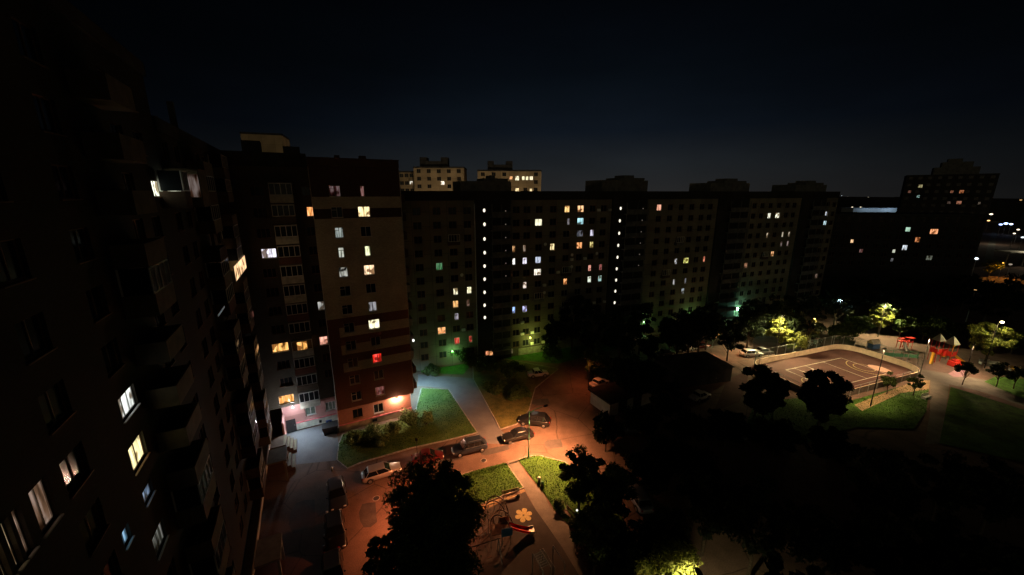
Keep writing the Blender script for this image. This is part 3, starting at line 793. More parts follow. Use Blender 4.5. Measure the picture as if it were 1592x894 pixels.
holes_wall(m, 34.9, 59, 2.4, 38.0, [r for r in wr if r[0] > 34.9]); m.box(34.9, 59, .31, 14, 0, 38.0)
m.quad([(34.9, 0, 37.9), (34.9, .3, 37.9), (34.9, .3, 41.2), (34.9, 0, 41.2)]); m.box(-6, 58.9, 0, .3, 0, 2.4)
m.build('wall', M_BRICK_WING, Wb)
m = MB(); m.box(-6, 35.0, -.15, 14, 41.21, 42.0); m.box(35.01, 59, -.15, 14, 38.01, 38.9); m.box(48, 53, 2, 7, 38.91, 39.9); m.box(44.2, 44.6, .6, 1.0, 38.91, 41.4)
m.build('roof', M_ROOF, Wb)
for r, c, k, n in ww: window(Wb, r, lit_mat(c, k), n=n, fw=.05, fm=M_BFRAME if k > 1 else None)
rest = [r for r in wr[len(LIT_W):]]
rest.sort(key=lambda r: r[0] + abs(r[2] - 22) * .8)
near = [r for r in rest if r[0] > 8][:88]
for r in near: window(Wb, r, M_DGLASS, fm=M_BFRAME)
fm = MB(); pm = MB()
for r in rest:
    if r in near: continue
    a, b, c, d = r; frame_into(fm, a, b, c, d, .12); pm.quad([(a, .155, c), (b, .155, c), (b, .155, d), (a, .155, d)])
fo = fm.build('window', M_BFRAME, Wb); fo['kind'] = 'stuff'; po = pm.build('pane', M_DGLASS, fo); po['kind'] = 'stuff'
# stacks of balconies
M_BALC = mat('beige_balcony_panel', (.11, .088, .055), .8, .25, 1.5)
def w_balcony(b0, b1, zf, pr, m_, glazed=False, lit=None):
    q = MB(); q.box(b0, b1, -pr, -.01, zf - 1.45, zf - 1.3); q.box(b0, b1, -pr, -pr + .08, zf - 1.3, zf - .35)
    q.box(b0, b0 + .08, -pr + .081, -.01, zf - 1.3, zf - .35); q.box(b1 - .08, b1, -pr + .081, -.01, zf - 1.3, zf - .35)
    o = q.build('balcony', m_, Wb)
    if glazed:
        f = MB(); frame_into(f, b0 + .02, b1 - .02, zf - .34, zf + .95, -pr + .01, 4, .06)
        f.box(b0 + .02, b0 + .08, -.1, -.02, zf - .34, zf + .95)
        g_ = f.build('glazing_frame', M_FRAME, o)
        p = MB(); p.quad([(b0 + .05, -pr + .05, zf - .34), (b1 - .05, -pr + .05, zf - .34), (b1 - .05, -pr + .05, zf + .95), (b0 + .05, -pr + .05, zf + .95)])
        p.quad([(b0 + .05, -.02, zf - .34), (b0 + .05, -pr + .08, zf - .34), (b0 + .05, -pr + .08, zf + .95), (b0 + .05, -.02, zf + .95)])
        p.build('glass', lit or M_DGLASS, o)
    return o
for i, zf in enumerate(FW[:15]):
    if i > 1 or True:
        w_balcony(24.2, 27.2, zf, 1.25, M_BALC, glazed=(i in (4, 9, 11)))
    if zf < 37:
        w_balcony(41.5, 45.0, zf, 1.2, M_BALC if i % 2 else M_BRICK_BROWN, glazed=(i % 3 != 1))
        w_balcony(51.2, 54.6, zf, 1.2, M_BALC, glazed=(i % 3 != 0))
w_balcony(33.2, 34.8, 34.45, 1.3, M_BRICK_BROWN, True, None)
# a lit glazed balcony: white window beside a brown lit room
s0, z0 = hw(300, 291)
m = MB(); m.box(34.95, 37.4, -1.9, -.01, 33.0, 33.15); m.box(34.95, 37.4, -1.9, -.01, 35.5, 35.62); m.box(37.3, 37.4, -1.9, -.01, 33.16, 35.49); m.box(34.96, 37.29, -1.9, -1.85, 33.16, 35.49)
bo = m.build('bay', M_BALC, Wb)
m = MB(); m.quad([(34.97, -.03, 33.7), (34.97, -.75, 33.7), (34.97, -.75, 35.2), (34.97, -.03, 35.2)]); m.build('lit_pane', lit_mat((240, 245, 215), 1.2), bo)
m = MB(); m.quad([(34.98, -.78, 33.7), (34.98, -1.82, 33.7), (34.98, -1.82, 35.25), (34.98, -.78, 35.25)]); m.build('brown_pane', lit_mat((60, 38, 26), .7), bo)
m = MB(); m.box(34.9, 34.96, -1.84, -.02, 33.16, 33.68); m.build('bay_panel', M_BALC, bo)
# lit glazed balconies far along the wing
for (x0, x1, yt, yb, c, k) in ((363, 383, 403, 430, (255, 205, 150), 1.1), (337, 350, 482, 486, (165, 190, 200), .9), (367, 371, 529, 538, (180, 140, 90), .7), (398, 402, 536, 548, (225, 160, 90), .9),
                               (392, 394, 483, 495, (190, 110, 100), .7)):
    s0, z = hw(x0, (yt + yb) / 2, -6.85); s1 = hw(x1, (yt + yb) / 2, -6.85)[0]; zt = hw((x0 + x1) / 2, yt, -6.85)[1]; zb = hw((x0 + x1) / 2, yb, -6.85)[1]
    q = MB(); f = MB()
    cx, cz = (s0 + s1) / 2, (zt + zb) / 2
    frame_into(f, s0 - cx, s1 - cx, zb - cz, zt - cz, 0, 3, .05); fo = f.build('balcony_window', M_FRAME, Wb); fo.location = (cx, -1.29, cz)
    q.quad([(s0 - cx, .03, zb - cz), (s1 - cx, .03, zb - cz), (s1 - cx, .03, zt - cz), (s0 - cx, .03, zt - cz)]); q.build('pane', lit_mat(c, k), fo)
# ground floor shopfront ledge and porches
m = MB(); m.box(20, 57, -.9, -.01, 2.3, 2.5); m.box(20, 57, -.9, -.8, 2.5, 3.0); m.build('ledge', mat('pale_ledge', (.42, .34, .25), .85, .2, 1), Wb)
for i in range(9):
    s = 30 + i * 2.9
    window(Wb, (s, s + 1.7, .6, 2.1), M_DGLASS, y=-.075, n=2, sill=False)
for i, s in enumerate((33.5, 48.0)):
    m = MB(); m.box(s, s + 3.0, -2.9, -.95, 2.75, 2.95); m.box(s, s + .2, -2.8, -2.6, 0, 2.74); m.box(s + 2.8, s + 3.0, -2.8, -2.6, 0, 2.74)
    m.build('porch', [M_CONC, M_BALC][i % 2], Wb)
# stepped entrance blocks beside the lit apron
for i, (px, py, w, d, h, lab) in enumerate(((440, 700, 3.4, 2.6, 1.5, 'stepped dark brick stairway block nearest the lit pink wall'), (436, 727, 3.4, 2.8, 1.7, 'dark brick stairway block with pale parapet caps further from the pink wall'))):
    p = G(px, py)
    e = empty('entrance_steps', (p[0], p[1], 0), ANG, lab, 'steps', 'entrance step blocks along the left wing')
    m = MB()
    for k in range(4): m.box(-w / 2 + (.002 * k), w / 2 - k * .38, -d / 2 + .002 * k, d / 2 - .002 * k, k * h / 4 + (.003 if k else 0), (k + 1) * h / 4)
    m.build('treads', M_BRICK_BROWN, e)
    for k in range(4):
        x = w / 2 - k * .38
        m = MB(); m.box(x - .30, x - .04, -d / 2 + .02, d / 2 - .02, (k + 1) * h / 4 + .003, (k + 1) * h / 4 + .03); m.build('cap', M_BALC, e)

# ================================================================== OTHER BUILDINGS
def block(px0, px1, pytop, Y, rot, depth, base_m, label, lit, floor=2.8, roofm=None, wscale=1.0, name='apartment_building', group=None, extra=None, ncols=7, dim=1.0):
    """facade facing the viewer between two picture columns at distance Y"""
    def gx(px, yy):
        r = ray(px, 300); t = yy / r[1]; return r[0] * t
    c = (gx((px0 + px1) / 2, Y), Y)
    d = (math.cos(rot), math.sin(rot))
    s0 = hit(c, d, px0, 300)[0]; s1 = hit(c, d, px1, 300)[0]
    zt = hit(c, d, (px0 + px1) / 2, pytop)[1]
    e = empty(name, (c[0], c[1], 0), rot, label, 'building', group)
    wl_ = []; rs = []
    for (px, py, w, h, col_, k) in lit:
        s, z = hit(c, d, px, py); w2 = abs(hit(c, d, px + w / 2, py)[0] - hit(c, d, px - w / 2, py)[0]); h2 = abs(hit(c, d, px, py + h / 2)[1] - hit(c, d, px, py - h / 2)[1])
        w2 = min(max(w2, .8), 3.2); h2 = min(max(h2, 1.1), 1.7)
        r = (s - w2 / 2, s + w2 / 2, z - h2 / 2, z + h2 / 2)
        if any(overlap(r, q, .03) for q in rs): continue
        rs.append(r); wl_.append((r, col_, k))
    zl = zt - 1.6; dark = []
    while ncols and zl > 2 and len(dark) < 75:
        for j in range(ncols):
            s = s0 + (s1 - s0) * (j + .5) / ncols; r = (s - .75, s + .75, zl - .7, zl + .7)
            if not any(overlap(r, q) for q in rs): dark.append(r)
        zl -= floor
    m = MB(); holes_wall(m, s0, s1, 0, zt - .5, rs + dark); m.box(s0, s1, .3, depth, 0, zt - .5)
    m.build('wall', base_m, e)
    m = MB(); m.box(s0 - .1, s1 + .1, -.1, depth + .1, zt - .49, zt); 
    m.build('roof', roofm or M_ROOF, e)
    for r, c_, k in wl_: window(e, r, lit_mat(c_, k * dim), n=2, sill=False)
    for r in dark: window(e, r, M_DGLASS, n=2, sill=False, fm=M_BFRAME)
    if extra: extra(e, s0, s1, zt)
    return e
def hat(f0, f1, h):
    def fn(e, s0, s1, zt):
        w = s1 - s0; a, b = s0 + w * f0, s0 + w * f1
        m = MB(); m.box(a, b, 1, 6, zt + .01, zt + h * .6); m.box(a, a + (b - a) * .25, 1.2, 5.8, zt + h * .6 + .01, zt + h); m.box(b - (b - a) * .25, b, 1.2, 5.8, zt + h * .6 + .01, zt + h)
        m.build('lift_house', M_ROOF, e)
    return fn
WH = (255, 225, 165)
b1 = block(645, 722, 259, 150, R(2), 14, M_PANEL_PALE, 'pale yellow tower with dark roof block behind the long block, nearest the striped brick block',
      [(688, 284.5, 6, 6, (255, 240, 215), 1), (640, 284, 3, 5, (220, 215, 200), 1)], floor=2.75, extra=hat(.12, .68, 3.4), group='pale towers behind the long block', ncols=5)
b1b = block(622, 645, 266, 152, R(2), 12, M_PANEL_PALE, 'low shoulder of pale housing just right of the striped brick block roof',
      [(639, 284, 4, 5, (230, 225, 205), 1)], floor=2.75, group='pale towers behind the long block', ncols=3)
b2 = block(743, 841, 264, 150, R(4), 14, M_PANEL_PALE, 'pale yellow tower with five glowing windows behind the first roof lift tower',
      [(794.5, 276.5, 5, 5, (240, 170, 110), 1), (804, 277, 6, 7, (255, 245, 205), 1.1), (813.5, 277, 4, 6, (255, 240, 190), 1), (819.5, 277, 4, 6, (255, 240, 190), 1), (826, 277, 5, 6, (255, 240, 200), 1), (804, 295.5, 6, 6, WH, 1), (825.5, 295.8, 4, 5, WH, 1)],
      floor=2.75, extra=hat(.16, .55, 3.2), group='pale towers behind the long block', ncols=6)
b3 = block(388, 450, 207, 118, R(20), 12, M_PANEL_PALE, 'pale tower top showing over the roof of the set back wing', [], extra=None, ncols=0)
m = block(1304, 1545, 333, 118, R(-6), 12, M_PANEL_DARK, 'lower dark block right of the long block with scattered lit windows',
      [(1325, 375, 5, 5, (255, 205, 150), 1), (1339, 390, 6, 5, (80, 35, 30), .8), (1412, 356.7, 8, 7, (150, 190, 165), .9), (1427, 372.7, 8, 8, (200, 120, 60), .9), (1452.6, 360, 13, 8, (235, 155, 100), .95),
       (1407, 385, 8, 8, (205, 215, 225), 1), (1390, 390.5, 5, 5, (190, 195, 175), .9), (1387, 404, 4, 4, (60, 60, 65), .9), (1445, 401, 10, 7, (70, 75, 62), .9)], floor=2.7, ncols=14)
def crown_top(e, s0, s1, zt):
    w = s1 - s0
    m = MB(); m.box(s0 + w * .30, s0 + w * .80, 2, 12, zt + .01, zt + 3.5); m.box(s0 + w * .38, s0 + w * .72, 3, 11, zt + 3.51, zt + 6); m.box(s0 + w * .44, s0 + w * .6, 4, 9, zt + 6.01, zt + 7.6)
    m.build('lift_house', M_DCONC, e)
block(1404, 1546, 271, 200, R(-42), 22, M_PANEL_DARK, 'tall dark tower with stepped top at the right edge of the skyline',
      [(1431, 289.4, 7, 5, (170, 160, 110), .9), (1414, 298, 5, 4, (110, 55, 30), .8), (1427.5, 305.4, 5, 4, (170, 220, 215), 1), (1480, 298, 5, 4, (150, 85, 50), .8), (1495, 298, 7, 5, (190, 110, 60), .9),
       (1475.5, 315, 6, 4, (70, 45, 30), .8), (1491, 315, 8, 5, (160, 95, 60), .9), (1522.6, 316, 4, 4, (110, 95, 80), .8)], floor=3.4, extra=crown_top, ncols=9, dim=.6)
# unseen floodlight masts, added between the blocks to brighten the pale towers
for (x_, y_, z_, lab) in ((-25, 128, 26, 'added unseen floodlight mast behind the long block by the first pale tower'), (12, 128, 26, 'added unseen floodlight mast behind the long block by the second pale tower'), (-78, 92, 30, 'added unseen floodlight mast behind the left wing')):
    e = empty('added_light_mast', (x_, y_, 0), 0, lab, 'light mast', 'added floodlight masts behind the blocks')
    m = MB(); m.tube((0, 0, 0), (0, 0, z_), .3, .12, 8); m.build('pole', M_METAL, e)
    m = MB(); m.box(-.6, .6, -.2, .2, z_, z_ + .4); m.build('floodlight', M_DMETAL, e)
    light((0, 1.2, z_), 3800 if x_ > -60 else 900, (1, .74, .44), e, .5)

# utility buildings in the yard
def hut(p, rz, w, d, h, roofh, wm, label, name='utility_building', door=True):
    e = empty(name, (p[0], p[1], 0), rz, label, 'building')
    m = MB(); m.box(0, w, 0, d, 0, h); m.build('wall', wm, e)
    m = MB()
    o_ = .35; t0 = len(m.v)
    if roofh:
        m.v += [(-o_, -o_, h + .01), (w + o_, -o_, h + .01), (w + o_, d + o_, h + .01), (-o_, d + o_, h + .01), (w * .28, d / 2, h + roofh), (w * .72, d / 2, h + roofh)]
        for f in ((0, 1, 5, 4), (1, 2, 5), (2, 3, 4, 5), (3, 0, 4), (3, 2, 1, 0)): m.f.append(tuple(t0 + k for k in f)); m.mi.append(0)
    else:
        m.box(-o_, w + o_, -o_, d + o_, h + .01, h + .25)
    m.build('roof', M_ROOF, e)
    if door:
        for s in (w * .3, w * .65):
            m = MB(); m.box(s - .9, s + .9, -.06, -.01, .05, 2.1); dd = m.build('door', M_DMETAL, e)
            m = MB(); m.box(s + .6, s + .75, -.1, -.061, 1.0, 1.1); m.build('handle', M_METAL, dd)
    return e
hut(G(947, 648), ANG, 9, 4.6, 2.3, 0, mat('pale_grey_render', (.50, .52, .48), .9, .15, 1), 'low garage with a pale side wall in the dark middle of the yard')
hut(G(1052, 604), R(14), 11.5, 7, 2.9, 2.0, M_ROOF, 'dark hip roofed utility building beside the orange lit parking lane')

# ================================================================== VEHICLES
CAR_KINDS = {  # length, half width, belt, roof, [hood start, windscreen base, roof front, roof rear, tail base]
 'hatch': (4.1, .86, .92, 1.48, (-.98, -.30, .80, 1.0)), 'estate': (4.7, .89, .94, 1.50, (-1.05, -.35, 1.55, 1.98)),
 'suv': (4.8, .94, 1.08, 1.75, (-1.15, -.55, 1.60, 2.05)), 'saloon': (4.6, .88, .90, 1.43, (-.95, -.25, .95, 1.60))}
def car(loc, rz, kind, paint, label, group='cars parked in the yard', trim=False, lit_front=False):
    """nose points along local -x"""
    Ln, hw_, belt, roof, (wb, rf_, rr_, tb) = CAR_KINDS[kind]
    e = empty('parked_car', (loc[0], loc[1], 0), rz, label, 'car', group)
    H = Ln / 2
    st = [(-H, .80, .42, .62), (-H + .10, .90, .30, .72), (-H + .45, .98, .22, .80), (wb - .25, 1.0, .20, belt - .04), (wb, 1.0, .20, belt), (0, 1.0, .20, belt + .01), (tb - .1, 1.0, .20, belt + .03),
          (tb + .02 if tb < H - .35 else H - .32, .99, .22, belt + .02), (H - .12, .93, .26, belt - .04), (H, .84, .40, belt - .16)]
    m = MB(); ring = []
    for x, wf, z0, z1 in st:
        w = hw_ * wf; mid = (z0 + z1) / 2
        pts = [(-w * .82, z0), (-w * .97, z0 + .10), (-w, mid), (-w * .97, z1 - .07), (-w * .80, z1), (0, z1 + .03), (w * .80, z1), (w * .97, z1 - .07), (w, mid), (w * .97, z0 + .10), (w * .82, z0)]
        ring.append(len(m.v)); m.v += [(x, a, b) for a, b in pts]
    k = 11
    for i in range(len(ring) - 1):
        for j in range(k):
            a, b = ring[i] + j, ring[i] + (j + 1) % k; c, d = ring[i + 1] + (j + 1) % k, ring[i + 1] + j
            m.f.append((a, d, c, b)); m.mi.append(0)
    m.f.append(tuple(ring[0] + j for j in range(k))); m.mi.append(0)
    m.f.append(tuple(ring[-1] + j for j in reversed(range(k)))); m.mi.append(0)
    body = m.build('body', paint, e, smooth=True, sub=1)
    # cabin glass
    m = MB(); b0, b1 = hw_ * .93, hw_ * .74
    lo = [(wb, -b0 * .86), (wb + .12, -b0), (tb - .12, -b0), (tb, -b0 * .86), (tb, b0 * .86), (tb - .12, b0), (wb + .12, b0), (wb, b0 * .86)]
    hi = [(rf_, -b1 * .86), (rf_ + .12, -b1), (rr_ - .12, -b1), (rr_, -b1 * .86), (rr_, b1 * .86), (rr_ - .12, b1), (rf_ + .12, b1), (rf_, b1 * .86)]
    zb = belt - .02; zr = roof - .06
    m.v += [(x, y, zb) for x, y in lo] + [(x, y, zr) for x, y in hi]
    for i in range(8):
        j = (i + 1) % 8; m.f.append((i, j, 8 + j, 8 + i)); m.mi.append(0)
    m.build('windows', M_CARGLASS, e)
    m = MB(); t = len(m.v)
    hi2 = [(x * 1.0 + (-.03 if x < .3 else .03), y * 1.03) for x, y in hi]
    m.v += [(x, y, zr - .01) for x, y in hi2] + [(x * .94 + .02, y * .86, roof) for x, y in hi2]
    for i in range(8):
        j = (i + 1) % 8; m.f.append((i, j, 8 + j, 8 + i)); m.mi.append(0)
    m.f.append(tuple(range(8, 16))); m.mi.append(0)
    for sy in (-1, 1):   # pillars
        for (xa, xb) in ((wb + .06, rf_ + .06), ((wb + tb) / 2, (rf_ + rr_) / 2 + .05), (tb - .08, rr_ - .08)):
            m.tube((xa, sy * b0 * .985, zb), (xb, sy * b1 * .985, zr), .035, .035, 5)
    m.build('roof', paint, e)
    if trim:
        m = MB()
        for sy in (-1, 1):
            m.tube((wb + .15, sy * (b0 + .03), belt + .02), (tb - .1, sy * (b0 + .03), belt + .03), .03, .03, 5)
            m.tube((rf_ + .2, sy * b1 * .8, roof + .05), (rr_ - .1, sy * b1 * .8, roof + .05), .025, .025, 5)
        m.build('chrome_trim', M_RIM, e)
    wx = H - .85
    for sx in (-1, 1):
        for sy in (-1, 1):
            x, yy = sx * (wx if sx < 0 else wx - .05), sy * (hw_ - .10)
            m = MB(); m.tube((0, -.11, 0), (0, .11, 0), .33, .33, 18); w = m.build('wheel', M_RUBTYRE, e, bevel=.03); w.location = (x, yy, .33)
            m = MB(); m.tube((0, sy * .105, 0), (0, sy * .125, 0), .22, .20, 12); m.build('rim', M_RIM, w)
            m = MB(); n0 = 14
            for q in range(n0):   # dark arch lip
                a0 = math.pi * q / (n0 - 1)
                if q: m.tube(pp, (math.cos(a0) * .39, sy * .115, math.sin(a0) * .39), .03, .03, 4)
                pp = (math.cos(a0) * .39, sy * .115, math.sin(a0) * .39)
            m.build('arch_lip', M_RUBTYRE, w)
    for sy in (-1, 1):
        m = MB(); m.ball((0, 0, 0), .17, 10, (.5, 1.05, .5)); o = m.build('headlight', bulb_mat((1, .95, .85), 3) if lit_front else M_LAMPLENS, e, smooth=True); o.location = (-H + .10, sy * hw_ * .66, .64)
        m = MB(); m.ball((0, 0, 0), .15, 10, (.4, .9, .8)); o = m.build('tail_light', M_TAILLENS, e, smooth=True); o.location = (H - .07, sy * hw_ * .70, belt - .18)
        m = MB(); m.ball((0, 0, 0), .11, 8, (.6, 1.1, .8)); o = m.build('mirror', paint, e, smooth=True); o.location = (wb + .3, sy * (hw_ + .06), belt + .05)
    m = MB(); m.box(-H - .012, -H + .04, -.26, .26, .42, .53); m.build('number_plate', M_PLATE, e)
    m = MB(); m.box(-H + .0, -H + .05, -.45, .45, .60, .70); m.build('grille', M_DMETAL, e)
    return e
def paint(name, c, metal=.3): return mat(name, c, .3, .04, 2, metal=metal, spec=.5, coat=.6)
SILVER = paint('silver_paint', (.5, .48, .46), .5); DBLUE = paint('dark_blue_paint', (.035, .045, .065)); RED = paint('red_paint', (.11, .012, .01), .2)
BLACK = paint('black_paint', (.012, .012, .013)); WHITE = paint('white_paint', (.62, .6, .58), .0); GREY = paint('grey_paint', (.12, .12, .125)); PALE = paint('pale_blue_paint', (.40, .44, .50), .4)
def at_car(px, py, *a, **k): return car(G(px, py, .6), *a, **k)
def headp(p, q):   # heading from tail pixel p to nose pixel q, as rz for nose along -x
    a, b = G(*p, .4), G(*q, .4); return math.atan2(b[1] - a[1], b[0] - a[0]) + math.pi
at_car(593, 733, headp((570, 742), (618, 727)), 'estate', SILVER, 'silver estate car by the crown of the big tree, left of the red car')
at_car(665, 710, headp((645, 714), (688, 706)), 'hatch', RED, 'red hatchback half behind the crown of the big round tree')
at_car(730, 695, headp((750, 691), (708, 701)), 'suv', DBLUE, 'dark off-roader with silver side trim between red car and junction', trim=True)
at_car(805, 676, headp((828, 671), (784, 681)), 'saloon', BLACK, 'black saloon at the junction, glinting windscreen, just behind the green topped pole')
at_car(831, 653, headp((850, 655), (812, 650)), 'suv', BLACK, 'black off-roader behind the black saloon at the junction')
at_car(836, 580, headp((822, 582), (850, 579)), 'hatch', WHITE, 'white hatchback tinted pink by the dark lawn below the long block')
at_car(931, 595, headp((922, 599), (942, 591)), 'hatch', WHITE, 'pale hatchback under the red lit tree in the yard')
at_car(1088, 615, headp((1078, 619), (1098, 612)), 'hatch', WHITE, 'white hatchback in the dark below the hip roofed utility building', lit_front=False)
at_car(978, 666, headp((995, 664), (962, 668)), 'estate', GREY, 'faint grey estate below the garage with the pale side wall', )
at_car(1132, 674, headp((1115, 672), (1150, 677)), 'saloon', GREY, 'faint grey saloon in the darkest part of the yard')
at_car(991, 771, headp((1000, 785), (982, 757)), 'estate', PALE, 'pale blue estate on the lit patch between the dark trees')
at_car(965, 742, headp((975, 752), (957, 732)), 'saloon', BLACK, 'black saloon with glinting lamps in front of the pale blue estate')
at_car(524, 768, R(90) + ANG, 'suv', DBLUE, 'dark blue off-roader in the row beside the white bollards, nearest the silver estate')
at_car(521, 826, R(90) + ANG, 'suv', BLACK, 'black off-roader in the row beside the white bollards, middle one')
at_car(518, 889, R(90) + ANG, 'estate', BLACK, 'black estate at the bottom of the row beside the white bollards')
at_car(1035, 548, headp((1022, 550), (1048, 546)), 'hatch', BLACK, 'dark hatchback with a bright lamp glint on the parking lane, first from the trees')
at_car(1066, 541, headp((1077, 540), (1056, 543)), 'hatch', SILVER, 'silver hatchback under the lamp on the orange lit parking lane')
at_car(1088, 537, headp((1100, 536), (1078, 538)), 'saloon', RED, 'dark red saloon at the far end of the parking lane')
at_car(1058, 567, headp((1045, 566), (1068, 569)), 'saloon', WHITE, 'pale saloon, rear lit orange, poking out left of the hip roofed utility building')
at_car(1266, 529, headp((1258, 531), (1274, 527)), 'hatch', GREY, 'grey car behind the far boards of the rink, under the leaning lit tree')
at_car(1250, 534, headp((1242, 536), (1258, 532)), 'saloon', SILVER, 'silver saloon beside the grey car behind the far boards of the rink')
at_car(1168, 549, headp((1158, 549), (1178, 548)), 'estate', SILVER, 'silver estate left of the rink in the row under the trees')
at_car(1186, 546, headp((1176, 547), (1196, 545)), 'hatch', GREY, 'grey hatchback in the row under the trees left of the rink')
at_car(992, 524, headp((984, 526), (1000, 521)), 'hatch', WHITE, 'pale van-like car by the first far green entrance lamp')

# white round bollards along the row of cars
BOL = [(508, 797), (505, 814), (505, 833), (503.5, 851), (503.5, 869), (502, 891), (509, 754), (516, 728)]
for i, p in enumerate(BOL):
    x, yy = G(*p, .4)
    o = None
    lab = ['white topped bollard beside the dark blue off-roader tail, first of the close row', 'white topped bollard, second of the close row from the dark blue off-roader', 'white topped bollard, third of the close row by the parked black cars',
           'white topped bollard, fourth of the close row by the parked black cars', 'white topped bollard, fifth of the close row by the parked black cars', 'white topped bollard nearest the bottom edge, by the black estate',
           'single bollard beside the nose of the dark blue off-roader', 'single bollard at the corner of the dry front lawn'][i]
    e = empty('bollard', (x, yy, 0), 0, lab, 'bollard', 'white bollards beside the parked row')
    m = MB(); m.tube((0, 0, 0), (0, 0, .42), .10, .09, 10); m.build('post', M_DCONC, e)
    m = MB(); m.ball((0, 0, .45), .15, 12); m.build('cap', M_PLATE, e, smooth=True)

# ================================================================== LAMPS
def street_lamp(p, h, c, P, label, arm=1.2, rz=0.0, pole_m=None, k=8.0, r=.15, group='street lamps of the yard', head=True, dz=-.12, name='street_lamp', spot=152, bare=False, aim=None):
    e = empty(name, (p[0], p[1], 0), rz, label, 'street lamp', group)
    m = MB(); m.tube((0, 0, 0), (0, 0, 1.1), .10, .09, 10); m.tube((0, 0, 1.1), (0, 0, h), .07, .05, 10); m.build('pole', pole_m or M_METAL, e)
    if arm:
        m = MB(); m.path([(0, 0, h - .3), (arm * .35, 0, h + .05), (arm * .8, 0, h + .16)], .035); m.build('arm', pole_m or M_METAL, e)
    if bare:
        m = MB(); m.ball((arm, 0, h + .18), .14, 12, (1.2, .8, .55)); hd = m.build('lamp_head', M_DMETAL, e, smooth=True)
        m = MB(); m.ball((arm, 0, h + .06), .24 if k < 20 else .42, 10, (1.2, 1, .9)); m.build('bulb', bulb_mat(c, k), hd)
    else:
        m = MB(); m.ball((arm, 0, h + .18), .22, 12, (1.7, 1.0, .5)); hd = m.build('lamp_head', M_DMETAL, e, smooth=True)
        m = MB(); m.ball((arm, 0, h + .12), .12, 10, (1.5, .9, .6)); m.build('bulb', bulb_mat(c, k), hd)
    if P: light((arm, 0, h + dz), P, c, e, r, spot, (aim or (0, 0, -1)) if spot else None)
    return e
street_lamp(G(822, 712), 6.9, SODIUM, POWER['pole'], 'tall green topped lamp pole on the lawn at the path junction', arm=2.4, rz=R(25), pole_m=M_GREENPOLE, k=3, spot=164, aim=(-.30, .10, -1))
street_lamp(G(672, 800), 5.6, (1.0, .25, .09), POWER['behind_tree'], 'street lamp hidden behind the crown of the big round tree', arm=.9, rz=R(180))
street_lamp((G(928, 532, 8)[0] - 1.6, G(928, 532, 8)[1] - 2.2), 5.8, RED_SODIUM, POWER['red'], 'reddish street lamp buried in the red lit tree', spot=150, pole_m=M_DMETAL, arm=.8, rz=R(180))
street_lamp(G(1107, 541), 6.5, SODIUM, POWER['parking'], 'orange street lamp at the end of the parking lane', arm=1.0, rz=R(200))
x, yy = W2(13.0, 61.5)
street_lamp((x, yy), 5.6, COLD, POWER['cold'], 'cold white lamp standing behind the end wall of the striped brick block', arm=.3, rz=ANG)
street_lamp((G(1046, 850, 9)[0] + .9, G(1046, 850, 9)[1] - 2.9), 9.0, YELLOW, POWER['tree_yellow'], 'yellow street lamp before the bright tree at the bottom edge', arm=.8, rz=R(90), spot=150)
street_lamp((G(1214, 492, 8.0)[0] - 1.2, G(1214, 492, 8.0)[1] - 2.0), 9.0, YELLOW, POWER['park'] * .6, 'street lamp beside the bright yellow tree left of the rink', spot=166, arm=.5, rz=R(270), group='park lamps', pole_m=M_DMETAL)
street_lamp((G(1374, 474, 7.5)[0] - 1.6, G(1374, 474, 7.5)[1] - 2.0), 8.6, YELLOW, POWER['park'] * .6, 'street lamp beside the bright yellow tree behind the rink', spot=166, arm=.5, rz=R(270), group='park lamps', pole_m=M_DMETAL)
street_lamp((G(1553, 500, 9.8)[0], G(1553, 500, 9.8)[1]), 9.8, YELLOW, POWER['park'] * .3, 'street lamp with bare bulb over the tree beyond the playground', spot=166, arm=.5, rz=R(270), group='park lamps', k=14, bare=True, pole_m=M_DMETAL)
street_lamp(G(1427, 593), 8.4, (1, .61, .30), POWER['flood'] * .8, 'pale tall lamp pole beside the young tree at the corner of the rink', arm=.0, group='park lamps', k=.6, spot=125, aim=(-.55, .25, -1))
street_lamp(G(1353, 632), 10.0, (1, .61, .30), POWER['flood'] * .85, 'thin tall lamp pole in front of the near boards of the rink', arm=.0, group='park lamps', pole_m=M_DMETAL, k=.4, spot=130, aim=(-.1, .85, -1))
street_lamp(G(1257, 541), 7.5, (1, .62, .32), POWER['park'] * .16, 'thin lamp pole behind the far boards beside the leaning lit tree', arm=.0, group='park lamps', k=.8, spot=140, aim=(.1, -.5, -1))
street_lamp(G(1500, 583), 6.0, (1, .62, .34), POWER['park'] * .3, 'dark lamp pole right of the red and yellow playset', arm=.0, group='park lamps', pole_m=M_DMETAL, k=.3, aim=(-.3, .1, -1))
street_lamp(G(1295, 508), 7.0, (.6, .85, 1), 500, 'bluish white lamp at the far end of the long block', spot=None, arm=.5, k=22, group='far street lamps', bare=True)
street_lamp(G(1259, 512), 7.0, (.3, 1, .4), 60, 'small greenish lamp left of the bluish white one', arm=.3, bare=True, k=10, group='far street lamps')
street_lamp(G(1199, 520), 7.0, (.9, 1, .6), 60, 'small pale lamp over the trees by the long block', arm=.3, bare=True, k=6, group='far street lamps')
# the far small pole near the red car
e = empty('sign_post', (*G(649, 708), 0), 0, 'thin dark post between the silver estate and the red car', 'post'); m = MB(); m.tube((0, 0, 0), (0, 0, 2.6), .035, .035, 6); m.build('pole', M_DMETAL, e)
m = MB(); m.box(-.16, .16, -.02, .02, 2.2, 2.6); m.build('plate', M_DMETAL, e)

